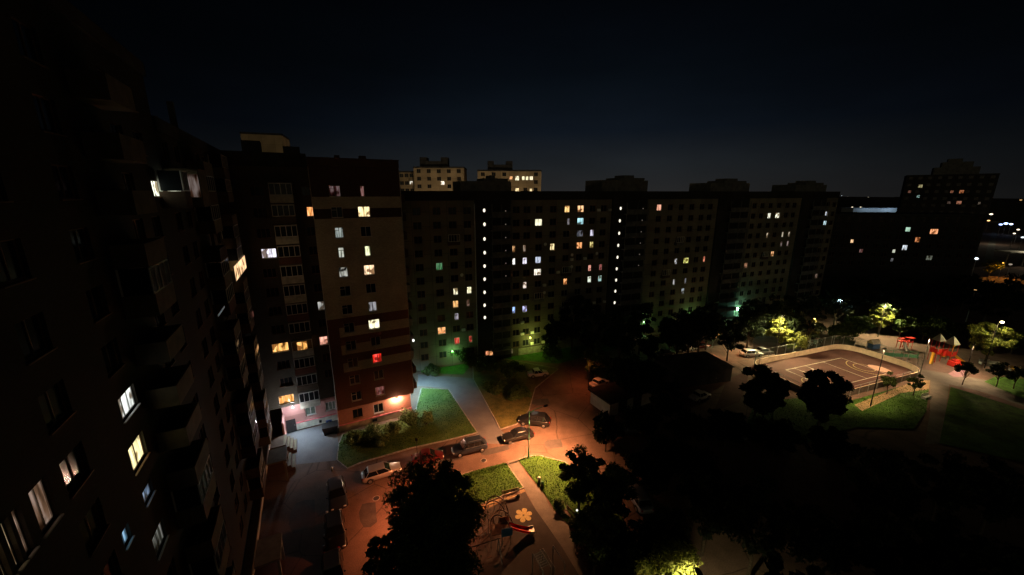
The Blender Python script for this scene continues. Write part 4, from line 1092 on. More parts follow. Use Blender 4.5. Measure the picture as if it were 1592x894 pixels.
# green lamps over the entrances of the long block
for (px, py, P, k, lab) in ((703, 546, 240, 16, 'green glowing entrance lamp above the bush, nearest the striped brick block'), (824, 525, 260, 12, 'green glowing entrance lamp over the lit ochre ground floor wall'),
                            (1001, 500.5, 90, 14, 'small green entrance lamp over the pale car, third along the block'), (1071, 492, 220, 6, 'green lamp behind the leafy bush, fourth along the block'), (1145, 480, 420, 60, 'brightest green white entrance lamp, farthest along the block')):
    s, z = hit((OL[0] + DL[1] * .15, OL[1] - DL[0] * .15), DL, px, py)
    wall_lamp('wall_lamp', (OL[0] + DL[0] * s + DL[1] * .03, OL[1] + DL[1] * s - DL[0] * .03, z), AL, ((.35, 1, .30) if px != 824 else (.85, 1, .18)) if px < 1100 else (.35, 1, .62), P, lab, 'green entrance lamps', size=.22 if k < 50 else .55, k=k, off=1.2 if px != 824 else 1.8)
s, z = hit(OL, DL, 1130, 495)
m = empty('entrance_awning', (OL[0] + DL[0] * s + DL[1] * 2, OL[1] + DL[1] * s - DL[0] * 2, 0), AL, 'pale awning roof below the brightest green entrance lamp', 'awning')
q = MB(); q.box(-3.4, 3.4, -1, 1.8, z + .2, z + .4); q.build('roof_slab', M_PLINTH, m)
for xx in (-3.3, 3.0): q = MB(); q.box(xx, xx + .3, -.9, -.6, 0, z + .19); q.build('post', M_PLINTH, m)

# ================================================================== SPORTS RINK
e1 = (.9397, .342); e2 = (-.342, .9397)
def RK(u, v): return (u * e1[0] + v * e2[0], u * e1[1] + v * e2[1])
U0, U1, V0, V1, RR = 68.3, 98.6, 36.6, 51.2, 4.2
def rounded(u0, u1, v0, v1, r, n=8):
    o = []
    for cx, cy, a0 in ((u1 - r, v0 + r, -90), (u1 - r, v1 - r, 0), (u0 + r, v1 - r, 90), (u0 + r, v0 + r, 180)):
        for i in range(n + 1):
            a = R(a0 + 90 * i / n); o.append((cx + r * math.cos(a), cy + r * math.sin(a)))
    return o
court = sheet('sports_court', [RK(*p) for p in rounded(U0, U1, V0, V1, RR)], .02, M_RINK, px=False)
rink = empty('rink_boards', (*RK(U0, V0), 0), R(20), 'low pale boards with rounded corners around the sports court', 'rink boards')
def rl(u, v): return (u - U0, v - V0)
bd = MB(); cap = MB()
ro = rounded(U0, U1, V0, V1, RR, 10); ri = rounded(U0 + .1, U1 - .1, V0 + .1, V1 - .1, RR - .1, 10)
n = len(ro)
for i in range(n):
    j = (i + 1) % n; a, b = rl(*ro[i]), rl(*ro[j]); c, d = rl(*ri[j]), rl(*ri[i])
    hgt = 1.15
    bd.quad([(*a, 0), (*b, 0), (*b, hgt), (*a, hgt)], 1); bd.quad([(*d, 0), (*d, hgt), (*c, hgt), (*c, 0)], 0); bd.quad([(*a, hgt), (*b, hgt), (*c, hgt), (*d, hgt)], 0)
bd.build('board', [mat('pale_board', (.78, .68, .50), .7, .12, 1.5), mat('board_back', (.10, .085, .07), .8, .3, 2)], rink)
fp = MB()
per = rounded(U0 - .15, U1 + .15, V0 - .15, V1 + .15, RR + .15, 10)
acc = 0; last = per[0]
for i in range(1, n + 1):
    p = per[i % n]; q = per[i - 1]; L_ = math.dist(p, q); k = max(1, int(L_ / 2.4))
    for t in range(k):
        w = (q[0] + (p[0] - q[0]) * t / k, q[1] + (p[1] - q[1]) * t / k)
        far = w[1] > V1 - 3 or w[0] > U1 - 3
        if acc % (1 if L_ > 1 else 3) == 0: fp = MB(); fp.tube((*rl(*w), 0), (*rl(*w), 3.1 if far else 1.9), .05, .05, 6); fp.build('fence_post', M_METAL, rink)
        acc += 1
rail = MB(); mesh_ = MB()
for i in range(n):
    p = per[i]; q = per[(i + 1) % n]
    far = (p[1] + q[1]) / 2 > V1 - 3 or (p[0] + q[0]) / 2 > U1 - 3
    zt = 3.05 if far else 1.85
    rail.tube((*rl(*p), zt), (*rl(*q), zt), .03, .03, 5)
    if far:
        L_ = math.dist(p, q); k = max(1, int(L_ / .22))
        for t in range(k):
            w = (p[0] + (q[0] - p[0]) * t / k, p[1] + (q[1] - p[1]) * t / k)
            mesh_.tube((*rl(*w), 1.2), (*rl(*w), 3.0), .006, .006, 3)
        for zz in np.arange(1.3, 3.0, .25): mesh_.tube((*rl(*p), zz), (*rl(*q), zz), .006, .006, 3)
rail.build('top_rail', M_METAL, rink); mesh_.build('wire_mesh', mat('green_wire', (.08, .20, .14), .5, .1, 3), rink)
# markings, as parts of the court
def mark(pts, w, closed=False, m_=None, z=.028, name='court_line'):
    mb = MB(); n_ = len(pts)
    for i in range(n_ if closed else n_ - 1):
        a = Vector(RK(*pts[i])); b = Vector(RK(*pts[(i + 1) % n_])); d = (b - a).normalized(); s = Vector((-d.y, d.x)) * w / 2
        mb.quad([(*(a - s), z), (*(b - s), z), (*(b + s), z), (*(a + s), z)])
    return mb.build(name, m_ or M_PAINT, court)
def arc(cx, cy, r, a0, a1, n_=20): return [(cx + r * math.cos(R(a0 + (a1 - a0) * i / n_)), cy + r * math.sin(R(a0 + (a1 - a0) * i / n_))) for i in range(n_ + 1)]
mark([(74.8, 39.6), (91.4, 39.6), (91.4, 47.4), (74.8, 47.4)], .12, True)
for u, u2 in ((80.0, 80.3), (85.6, 85.6), (77.2, 77.2)): mark([(u, 39.65), (u2, 47.35)], .10, z=.032)
mark([(74.8, 43.0), (77.2, 43.0)], .10, z=.034)
mark(arc(91.3, 42.6, 3.3, 95, 265), .13, m_=M_PAINTY, z=.036)
mark(arc(90.6, 42.8, 1.7, 0, 360), .12, m_=M_PAINTY, z=.040)
mark(arc(74.8, 41.6, 2.3, 100, 260), .13, m_=M_PAINTY, z=.036)
mb = MB(); mb.poly([RK(92.8 + 1.3 * math.cos(t), 41.4 + 1.9 * math.sin(t)) for t in np.linspace(0, 6.1, 20)], .044); mb.build('painted_disc', mat('pale_pink_paint', (.5, .33, .27), .8, .15, 3), court)

# ================================================================== PARK PLAYGROUND
M_PRED = mat('red_plastic', (.50, .03, .02), .5, .15, 2); M_PYEL = mat('yellow_plastic', (.62, .36, .03), .5, .15, 2); M_PGREY = mat('grey_roof_panel', (.50, .47, .40), .7, .2, 3)
M_PBLUE = mat('blue_plastic', (.05, .11, .28), .5, .15, 2); M_PGREEN = mat('green_plastic', (.06, .22, .12), .5, .15, 2)
def play_tower(e, x, y, w, zf, zr, rm, wall_m):
    for sx in (-1, 1):
        for sy in (-1, 1): m = MB(); m.box(x + sx * w / 2 - .05, x + sx * w / 2 + .05, y + sy * w / 2 - .05, y + sy * w / 2 + .05, 0, zr); m.build('post', M_PRED, e)
    m = MB(); m.box(x - w / 2, x + w / 2, y - w / 2, y + w / 2, zf - .08, zf); 
    m.box(x - w / 2, x + w / 2, y + w / 2 - .04, y + w / 2, zf, zf + .75); m.box(x - w / 2, x - w / 2 + .04, y - w / 2, y + w / 2 - .045, zf, zf + .75); m.box(x - w * .18, x + w / 2, y - w / 2, y - w / 2 + .04, zf + .002, zf + .75)
    m.build('deck', wall_m, e)
    m = MB(); h = w * .62; t = len(m.v)
    m.v += [(x - w * .62, y - w * .62, zr), (x + w * .62, y - w * .62, zr), (x + w * .62, y + w * .62, zr), (x - w * .62, y + w * .62, zr), (x, y, zr + h)]
    for f in ((0, 1, 4), (1, 2, 4), (2, 3, 4), (3, 0, 4), (3, 2, 1, 0)): m.f.append(tuple(t + k for k in f)); m.mi.append(0)
    m.build('roof', rm, e)
def slide(e, p, q, w, m_):
    p, q = Vector(p), Vector(q); d = q - p; s = Vector((-d.y, d.x, 0)).normalized() * w / 2; m = MB(); n_ = 8
    prev = None
    for i in range(n_ + 1):
        t = i / n_; c = p + d * t; c.z = q.z + (p.z - q.z) * (1 - t) ** 1.25 + .05
        row = [c - s + Vector((0, 0, .22)), c - s, c + s, c + s + Vector((0, 0, .22))]
        if prev:
            for k in range(3): m.quad([prev[k], prev[k + 1], row[k + 1], row[k]]); 
            for k in range(3): m.quad([prev[k] - Vector((0, 0, .05)), row[k] - Vector((0, 0, .05)), row[k + 1] - Vector((0, 0, .05)), prev[k + 1] - Vector((0, 0, .05))])
        prev = row
    m.build('slide', m_, e)
p = G(1474, 566)
ps = empty('playset', (*p, 0), R(10), 'red and yellow climbing playset with grey hipped roofs and slides', 'playset')
play_tower(ps, -1.6, 3.0, 2.0, 1.6, 3.8, M_PGREY, M_PRED); play_tower(ps, 2.0, 1.6, 2.3, 1.3, 3.3, M_PGREY, M_PRED)
slide(ps, (-2.6, 2.8, 1.6), (-6.0, .8, .1), .8, M_PYEL); slide(ps, (3.1, 1.0, 1.3), (4.6, -2.2, .1), 1.0, M_PYEL); slide(ps, (0.2, 3.0, 1.4), (.2, 1.6, .9), .9, M_PYEL)
m = MB(); m.box(-.55, .8, 1.6, 3.4, 1.15, 1.25); m.box(-.55, .8, 1.6, 1.66, 1.25, 2.0); m.build('bridge', M_PRED, ps)
m = MB(); m.box(-1.4, 1.4, -2.6, -.4, .0, .9); m.box(-1.1, 1.1, -2.2, -.8, .901, 1.2); m.build('play_box', M_PRED, ps, bevel=.15)
m = MB(); m.ball((4.9, 2.6, 2.9), .6, 12, (1, .4, 1)); m.tube((4.9, 2.6, 0), (4.9, 2.6, 2.5), .06, .06, 6); m.build('yellow_disc', M_PYEL, ps, smooth=True)
ps.scale = (.62, .62, 1.2)
p = G(1405, 541)
e = empty('jungle_gym', (*p, 0), 0, 'small bright red climbing frame behind the rink fence', 'playset')
m = MB(); m.box(-2.4, 2.2, -.8, .8, 1.6, 1.75); m.box(-2.2, -.6, -.7, .7, 2.3, 2.42); m.box(.2, 2.8, -.7, .7, 2.5, 2.62)
m.build('deck', M_PRED, e)
for xx in (-2.2, -.6, .2, 2.1):
    for sy in (-.65, .65): m = MB(); m.box(xx - .07, xx + .07, sy - .07, sy + .07, 0, 2.3); m.build('post', M_PRED, e)
e.scale = (.62, .62, .95); slide(e, (-1.2, -.8, 1.6), (-2.2, -3.4, .1), .8, M_PLATE)
p = G(1357, 541)
e = empty('play_house', (*p, 0), R(10), 'little play house with grey gable roof and pale yellow end behind the rink', 'play house')
m = MB(); m.box(-1.8, 1.8, -1.2, 1.2, 0, 1.5); m.build('wall', M_PBLUE, e)
m = MB(); m.v += [(-2, -1.4, 1.5), (2, -1.4, 1.5), (2, 1.4, 1.5), (-2, 1.4, 1.5), (-2, 0, 2.7), (2, 0, 2.7)]
for f, mi in (((0, 1, 5, 4), 0), ((2, 3, 4, 5), 0), ((3, 0, 4), 1), ((1, 2, 5), 1), ((3, 2, 1, 0), 0)): m.f.append(f); m.mi.append(mi)
e.scale = (.55, .55, .8)
m.build('roof', [M_PGREY, mat('pale_yellow_board', (.6, .5, .22), .7, .1, 2)], e)
def bench(p, rz, lab, wm=None, group=None, w=1.8):
    e = empty('park_bench', (*p, 0), rz, lab, 'bench', group)
    m = MB(); 
    for k in range(3): m.box(-w / 2, w / 2, -.22 + k * .15, -.10 + k * .15, .44, .48)
    m.build('seat', wm or M_WOOD, e)
    m = MB(); 
    for k in range(2): m.box(-w / 2, w / 2, .27 + .03 * k, .31 + .03 * k, .58 + k * .17, .71 + k * .17)
    m.build('backrest', wm or M_WOOD, e)
    for sx in (-1, 1):
        m = MB(); m.box(sx * (w / 2 - .12) - .05, sx * (w / 2 - .12) + .05, -.24, .26, 0, .43); m.box(sx * (w / 2 - .12) - .04, sx * (w / 2 - .12) + .04, .262, .34, 0, .92); m.build('leg', M_PLATE, e)
    return e
bench(G(1531, 566), R(-10), 'pale bench by the sandy path right of the playset', M_PLATE, 'park benches')
bench(G(1545, 569), R(-20), 'pale bench nearest the lit tree trunk beyond the playground', M_PLATE, 'park benches')
bench(G(1578, 577), R(-20), 'sunny yellow bench at the right edge of the park', M_PYEL, 'park benches')
bench(G(1440, 620), R(20), 'pale bench at the edge of the walk below the young trees', M_PLATE, 'park benches')
e = empty('planter_net', (*G(1400, 556), 0), R(-12), 'low green net frame just behind the far boards of the rink', 'play net')
m = MB(); 
for xx in np.arange(-3, 3.1, 1.5): m.tube((xx, 0, 0), (xx, 0, 1.5), .05, .05, 6)
m.tube((-3, 0, 1.5), (3, 0, 1.5), .05, .05, 6); m.build('frame', M_PGREEN, e); m = MB(); m.box(-3, 3, -.015, .015, .2, .9); m.build('net', M_PGREEN, e)

# ================================================================== YARD PLAYGROUND
bench(G(795, 774), R(18), 'brown bench with white ends on the sandy strip beside the yellow flower', None, None, 2.1)
fx, fy = G(814, 801)
fl = MB()
for k in range(6):
    a = k * math.pi / 3 + .35; cx, cy = fx + .52 * math.cos(a), fy + .52 * math.sin(a); pts = []
    for t in np.linspace(0, 2 * math.pi, 16, endpoint=False):
        u = .44 * math.cos(t); v = .26 * math.sin(t) * (1 + .5 * math.cos(t)); pts.append((cx + u * math.cos(a) - v * math.sin(a), cy + u * math.sin(a) + v * math.cos(a)))
    fl.poly(pts, .016 + .0005 * k)
o = fl.build('painted_flower', M_PAINTY); o['kind'] = 'structure'; o['label'] = 'six petal yellow flower on the dark playground surface'
# slide unit with arches
p = G(786, 838)
e = empty('playset', (*p, 0), R(14), 'playground slide unit with blue panel, red slide and arched ladder by the yellow flower', 'playset')
m = MB(); m.box(-1.6, -.4, -.6, .7, 1.35, 1.42); m.box(-.4, .35, -.6, .7, 1.35, 1.42); m.build('deck', M_WOOD, e)
m = MB(); m.box(-.55, .55, -.66, -.61, 1.0, 1.95); m.build('blue_panel', mat('blue_panel', (.06, .2, .42), .5, .1, 2), e)
m = MB(); m.box(-.55, .55, .71, .76, 1.42, 2.0); m.build('orange_panel', mat('orange_panel', (.30, .13, .04), .5, .1, 2), e)
for xx in (-1.6, -.5, .4):
    for yy in (-.6, .7): m = MB(); m.tube((xx, yy, 0), (xx, yy, 2.2), .05, .05, 6); m.build('post', M_METAL, e)
slide(e, (.45, .05, 1.35), (2.6, .05, .25), .6, M_PRED)
m = MB(); m.box(2.45, 3.05, -.32, .42, .30, .36); m.box(2.45, 3.05, -.36, -.32, .24, .5); m.box(2.45, 3.05, .42, .46, .24, .5); m.build('slide_end', mat('polished_steel', (.85, .85, .85), .3, .05, 3, metal=.5), e)
m = MB()
for k in range(5): m.tube((-1.9 - k * .28, -.4, 1.2 - k * .22), (-1.9 - k * .28, .5, 1.2 - k * .22), .03, .03, 5)
m.tube((-1.6, -.4, 1.4), (-3.1, -.4, .1), .035, .035, 5); m.tube((-1.6, .5, 1.4), (-3.1, .5, .1), .035, .035, 5); m.build('ladder', M_RUST, e)
def arch(px, py, w, h, rz, lab):
    e = empty('climbing_arch', (*G(px, py), 0), rz, lab, 'climbing arch', 'dark climbing arches in the playground')
    for sy, nm in ((-.35, 'rail'), (.35, 'rail')):
        pts = [(w / 2 * math.cos(t), sy, h * math.sin(t)) for t in np.linspace(0, math.pi, 13)]
        m = MB(); m.path(pts, .055, 6); m.build(nm, M_DMETAL, e)
    m = MB()
    for t in np.linspace(.25, math.pi - .25, 9): m.tube((w / 2 * math.cos(t), -.35, h * math.sin(t)), (w / 2 * math.cos(t), .35, h * math.sin(t)), .025, .025, 5)
    m.build('rungs', M_RUST, e)
arch(771, 800, 2.6, 2.1, R(-15), 'dark climbing arch nearest the brown bench'); arch(780, 822, 2.4, 2.0, R(-25), 'dark climbing arch next to the slide unit')
# rope climber between arches
e = empty('rope_climber', (*G(757, 815), 0), R(20), 'tangled rope climber with slanting bars left of the arches', 'climbing frame')
m = MB(); rng = random.Random(5)
for k in range(7): m.tube((-2 + k * .6, -1.2, 0), (-1.4 + k * .6, .6, 1.9 + .4 * math.sin(k * 2)), .045, .045, 6)
m.tube((-1.6, .5, 1.9), (2.4, .5, 1.9), .05, .05, 6); m.tube((-2, -1.2, .05), (2, -1.2, .05), .05, .05, 6); m.build('bars', M_METAL, e)
m = MB()
for k in range(16): m.tube((rng.uniform(-2, 2), rng.uniform(-1.2, -.6), rng.uniform(.1, .7)), (rng.uniform(-1.6, 2.4), rng.uniform(0, .5), rng.uniform(1.1, 1.9)), .022, .022, 5)
m.build('ropes', mat('pale_rope', (.35, .28, .2), .9, .2, 5), e)
# swing
e = empty('swing', (*G(750, 876), 0), R(20), 'two seat swing frame with pale posts at the left of the playground', 'swing')
for sx in (-1.7, 1.7):
    for sy in (-.75, .75): m = MB(); m.tube((sx, sy, 0), (sx * .95, 0, 2.3), .05, .05, 6); m.build('post', M_METAL, e)
m = MB(); m.tube((-1.8, 0, 2.3), (1.8, 0, 2.3), .055, .055, 8); m.build('crossbar', M_RUST, e)
for sx in (-.7, .7):
    m = MB(); m.box(sx - .25, sx + .25, -.1, .1, .45, .49); s = m.build('swing_seat', M_WOOD, e); m = MB(); m.tube((sx - .22, 0, .5), (sx - .22, 0, 2.28), .012, .012, 4); m.tube((sx + .22, 0, .5), (sx + .22, 0, 2.28), .012, .012, 4); m.build('chains', M_METAL, s)
def bars(pa, pb, h, lab, rungs=None):
    a, b = G(*pa, h), G(*pb, h); c = Vector((*a, 0)); d = Vector((*b, 0)) - c; rz = math.atan2(d.y, d.x); Ln = d.length
    e = empty('exercise_bar', (*a, 0), rz, lab, 'exercise bar', 'exercise bars by the path')
    for xx in (0, Ln): m = MB(); m.tube((xx, 0, 0), (xx, 0, h), .045, .045, 7); m.build('post', M_METAL, e)
    m = MB(); m.tube((0, 0, h), (Ln, 0, h), .04, .04, 7); m.build('bar', M_METAL, e)
    if rungs:
        for yy in (-rungs,): pass
        m = MB()
        for k in range(7): xx = Ln * (k + .8) / 8; m.tube((xx, 0, h - .02), (xx, rungs, h - .02), .03, .03, 5)
        m.tube((0, rungs, h), (Ln, rungs, h), .04, .04, 7); m.build('rungs', M_METAL, e)
        for xx in (0, Ln): m = MB(); m.tube((xx, rungs, 0), (xx, rungs, h), .045, .045, 7); m.build('post', M_METAL, e)
bars((828, 860), (844, 887), 2.2, 'ladder shaped monkey bars nearest the swing', .8)
bars((844, 853), (862, 882), 1.9, 'single exercise bar between the monkey bars and the path'); bars((860, 848), (878, 876), 2.3, 'single high exercise bar right beside the path')
# small shrubs, bins and board
e = empty('notice_board', (*G(513, 668), 0), ANG, 'small blue and white board standing by the pink wall corner', 'board')
m = MB(); m.box(-.4, .4, -.03, .03, .35, 1.6); m.build('blue_panel', mat('blue_panel_board', (.08, .16, .5), .5, .1, 2), e)
m = MB(); m.box(-.12, .12, -.05, -.031, .75, 1.35); m.build('white_mark', M_PLATE, e); m = MB(); m.box(.55, 1.05, -.03, .03, .4, 1.3); m.build('white_panel', M_PLATE, e); m = MB(); m.tube((0, 0, 0), (0, 0, .4), .04, .04, 6); m.tube((.8, 0, 0), (.8, 0, .4), .03, .03, 6); m.build('leg', M_METAL, e)
e = empty('skip_container', (*W2(-.15, 56.3), 0), ANG, 'dark refuse container in the corner of the pink and brick walls', 'container')
m = MB(); t = 0
m.v += [(-.85, -.6, .15), (.85, -.6, .15), (.85, .6, .15), (-.85, .6, .15), (-1, -.75, 1.2), (1, -.75, 1.2), (1, .75, 1.2), (-1, .75, 1.2)]
for f in ((3, 2, 1, 0), (0, 1, 5, 4), (1, 2, 6, 5), (2, 3, 7, 6), (3, 0, 4, 7)): m.f.append(f); m.mi.append(0)
m.build('body', M_DMETAL, e); m = MB(); m.box(-1.05, 1.05, -.8, .8, 1.2, 1.3); m.build('lid', M_DMETAL, e)
for sx in (-.7, .7):
    for sy in (-.58, .58): m = MB(); m.tube((sx, sy - .035, .12), (sx, sy + .035, .12), .12, .12, 8); m.build('wheel', M_RUBTYRE, e)
for px, py, lab in ((838, 750, 'small white topped figure like garden ornament upper on the lit lawn right of the path'), (843, 757, 'small round garden ornament just below the white topped one')):
    e = empty('garden_ornament', (*G(px, py), 0), 0, lab, 'garden ornament')
    m = MB(); m.tube((0, 0, 0), (0, 0, .5), .2, .14, 8); m.build('stem', M_DCONC if py < 755 else M_BARK, e); m = MB(); m.ball((0, 0, .6), .2, 10); m.build('top', M_PLATE if py < 755 else M_PGREEN, e)
bench(G(886, 806), R(-55), 'brown bench at the right edge of the footpath by the shrubs', None)
for px, py, lab in ((897, 794, 'small white path light nearest the brown bench under the trees'), (920, 827, 'small white path light lower among the dark trees')):
    e = empty('path_light', (*G(px, py, .8), 0), 0, lab, 'path light', 'small lights under the trees')
    m = MB(); m.tube((0, 0, 0), (0, 0, .75), .04, .04, 6); m.build('post', M_DMETAL, e); m = MB(); m.ball((0, 0, .85), .12, 8); m.build('globe', bulb_mat((1, .95, .8), 1.2), e)

# ================================================================== TREES
def leaves(name, n, cl, r, sz, m_, parent, seed, squash=.7, flat=.75):
    """n leaf faces gathered round the clump centres cl"""
    rng = np.random.default_rng(seed)
    cl = np.array(cl); idx = rng.integers(0, len(cl), n)
    rad = r * rng.uniform(.55, 1.45, len(cl))[idx]
    d = rng.normal(size=(n, 3)); d /= np.linalg.norm(d, axis=1)[:, None]
    rr_ = rng.uniform(.15, 1, n) ** .55
    c = cl[idx] + d * (rad * rr_)[:, None] * np.array([1, 1, squash])
    nrm = d * .6 + rng.normal(size=(n, 3)) * .6 + np.array([0, 0, .35]); nrm /= np.linalg.norm(nrm, axis=1)[:, None]
    u = np.cross(nrm, rng.normal(size=(n, 3))); u /= np.linalg.norm(u, axis=1)[:, None]; v = np.cross(nrm, u)
    s = sz * rng.uniform(.5, 1.4, n)[:, None]
    V = np.empty((n, 4, 3)); V[:, 0] = c - u * s; V[:, 1] = c + v * s * flat * .6; V[:, 2] = c + u * s; V[:, 3] = c - v * s * flat * .6
    me = bpy.data.meshes.new(name); me.vertices.add(n * 4); me.vertices.foreach_set('co', V.reshape(-1).astype(np.float32))
    me.loops.add(n * 4); me.loops.foreach_set('vertex_index', np.arange(n * 4, dtype=np.int32))
    me.polygons.add(n); me.polygons.foreach_set('loop_start', np.arange(0, n * 4, 4, dtype=np.int32)); me.polygons.foreach_set('loop_total', np.full(n, 4, dtype=np.int32))
    me.materials.append(m_); me.update(calc_edges=True)
    o = bpy.data.objects.new(name, me); col.objects.link(o); o.parent = parent
    return o
LEAF = leaf_mat('green_leaves', (.045, .075, .018)); LEAF_LIT = leaf_mat('lit_yellow_leaves', (.17, .19, .04)); LEAF_UNLIT = leaf_mat('unlit_leaves', (.014, .023, .008)); LEAF_LIT_PALE = leaf_mat('lit_pale_leaves', (.17, .24, .08)); LEAFR = leaf_mat('brown_leaves', (.10, .06, .03))  # leaf copies with light in the colour: brighter for lit trees, darker for unlit
def tree(p, h, r, seed, label, m_=None, n=5000, sz=.2, z0=.3, cat='tree', group='trees of the yard', nclump=None, shape='round', cr=.25):
    rng = random.Random(seed)
    e = empty('tree', (p[0], p[1], 0), rng.uniform(0, 6), label, cat, group)
    zb = h * z0; cz = (zb + h) / 2; hz = (h - zb) / 2
    cl = []; nclump = nclump or 40
    while len(cl) < nclump:
        x, y, z = rng.uniform(-1, 1), rng.uniform(-1, 1), rng.uniform(-1, 1)
        d = math.sqrt(x * x + y * y + z * z)
        if d > rng.uniform(.8, 1.12) or d < .25: continue
        k = 1 - max(0, z) ** 2 * .12 if shape == 'column' else 1.0
        cl.append((x * r * (1 - cr * .6) * k, y * r * (1 - cr * .6) * k, cz + z * (hz - r * cr * .6)))
    t = MB(); tr = max(.06, h * .018)
    pts = [(0, 0, 0)]; k = 5
    for i in range(1, k + 1): pts.append((rng.uniform(-.1, .1) * i * .5, rng.uniform(-.1, .1) * i * .5, h * .8 * i / k))
    for i in range(k): t.tube(pts[i], pts[i + 1], tr * (1 - i / k * .8), tr * (1 - (i + 1) / k * .8), 8)
    for i, c in enumerate(cl[:16]):
        zz = max(zb * .8, c[2] - r * .8); f = min(.99, zz / (h * .8)); j = min(k - 1, int(f * k)); w = f * k - j
        a = Vector(pts[j]).lerp(Vector(pts[j + 1]), w); mid = a.lerp(Vector(c), .5) + Vector((0, 0, .15)); t.tube(a, mid, tr * .4, tr * .25, 5); t.tube(mid, c, tr * .25, tr * .1, 5)
    t.build('trunk', M_BARK, e)
    leaves('crown', n, cl, r * cr, sz, m_ or LEAF, e, seed)
    return e
def tp(px, py, h): return G(px, py, h)
def shrub(p, h, r, seed, label, m_=None, n=2500, sz=.12, group='bushes'):
    rng = random.Random(seed); e = empty('shrub', (p[0], p[1], 0), 0, label, 'shrub', group); cl = []
    for _ in range(16):
        a = rng.uniform(0, 6.28); q = r * math.sqrt(rng.random()) * .75; cl.append((q * math.cos(a), q * math.sin(a), h * rng.uniform(.3, .8)))
    t = MB()
    for c in cl[:9]: t.tube((c[0] * .2, c[1] * .2, 0), c, .035, .012, 5)
    t.build('stems', M_BARK, e); leaves('foliage', n, cl, r * .38, sz, m_ or LEAF, e, seed, .8)
    return e
# foreground
tree(tp(676, 716, 16), 16, 3.3, 11, 'huge dense dark tree in the foreground hiding half of the red car', LEAF, 60000, .12, .22, nclump=170, shape='column', cr=.25)
tree(tp(640, 730, 13), 13.0, 2.6, 12, 'smaller crown fused to the left side of the huge foreground tree', LEAF, 30000, .12, .25, nclump=90)
tree(tp(598, 838, 8.5), 8.5, 2.4, 13, 'low dark tree at the bottom edge beside the red lit road', LEAF, 9000, .15)
tree(tp(1046, 846, 9), 9, 3.0, 14, 'bright yellow green tree lit from inside at the bottom edge', LEAF_LIT, 16000, .13, .2, nclump=46, cr=.28)
tree(tp(905, 694, 8), 8, 2.3, 15, 'tree right of the lit lawn with its lit leaves facing the lamp pole', LEAF, 12000, .14, .1, nclump=56)
tree(tp(948, 716, 9), 9, 2.6, 16, 'dark bushy tree behind the one by the lit lawn', LEAF, 9000, .16)
tree(tp(930, 790, 8), 8, 2.3, 17, 'dark tree between the footpath and the pale blue estate', LEAF, 9000, .15)
tree(tp(985, 812, 8), 8, 2.2, 18, 'dark tree just below the pale blue estate', LEAF_UNLIT, 9000, .16)
tree(tp(1040, 790, 9), 9, 2.6, 19, 'dark tree above the bright yellow tree', LEAF_UNLIT, 8000, .17)
for i, (px, py, r_, lab, mm) in enumerate(((893, 818, .7, 'rounded shrub beside the bench on the footpath edge', LEAF), (898, 838, .75, 'second shrub down the footpath edge from the bench', LEAF), (905, 862, 1.0, 'brown leafed shrub at the lower footpath edge', LEAFR), (925, 885, 1.1, 'dark brownish shrub at the bottom of the footpath', LEAFR), (868, 792, .6, 'little dark shrub at the corner of the lit lawn and the footpath', LEAF))):
    shrub(G(px, py), 1.1, r_, 40 + i, lab, mm, 900, .1)
# bushes before the brick block
for i, (px, py, h, r_, lab) in enumerate(((638, 662, 2.6, 1.9, 'tallest pale lit bush under the warm wall lamp'), (612, 676, 1.9, 1.6, 'pale lit bush next to the tallest one in front of the brick wall'), (580, 684, 1.7, 1.7, 'spreading green bush in the middle of the row by the brick wall'), (550, 690, 1.5, 1.5, 'low green bush at the dark container end of the row'), (663, 660, 1.6, 1.4, 'loose bush at the lawn corner beyond the brick wall'), (595, 690, 1.2, 1.2, 'small front bush of the row before the brick wall'))):
    shrub(G(px, py), h * 1.15, r_ * .88, 60 + i, lab, LEAF_LIT_PALE, 2400, .15, 'bushes along the brick block')
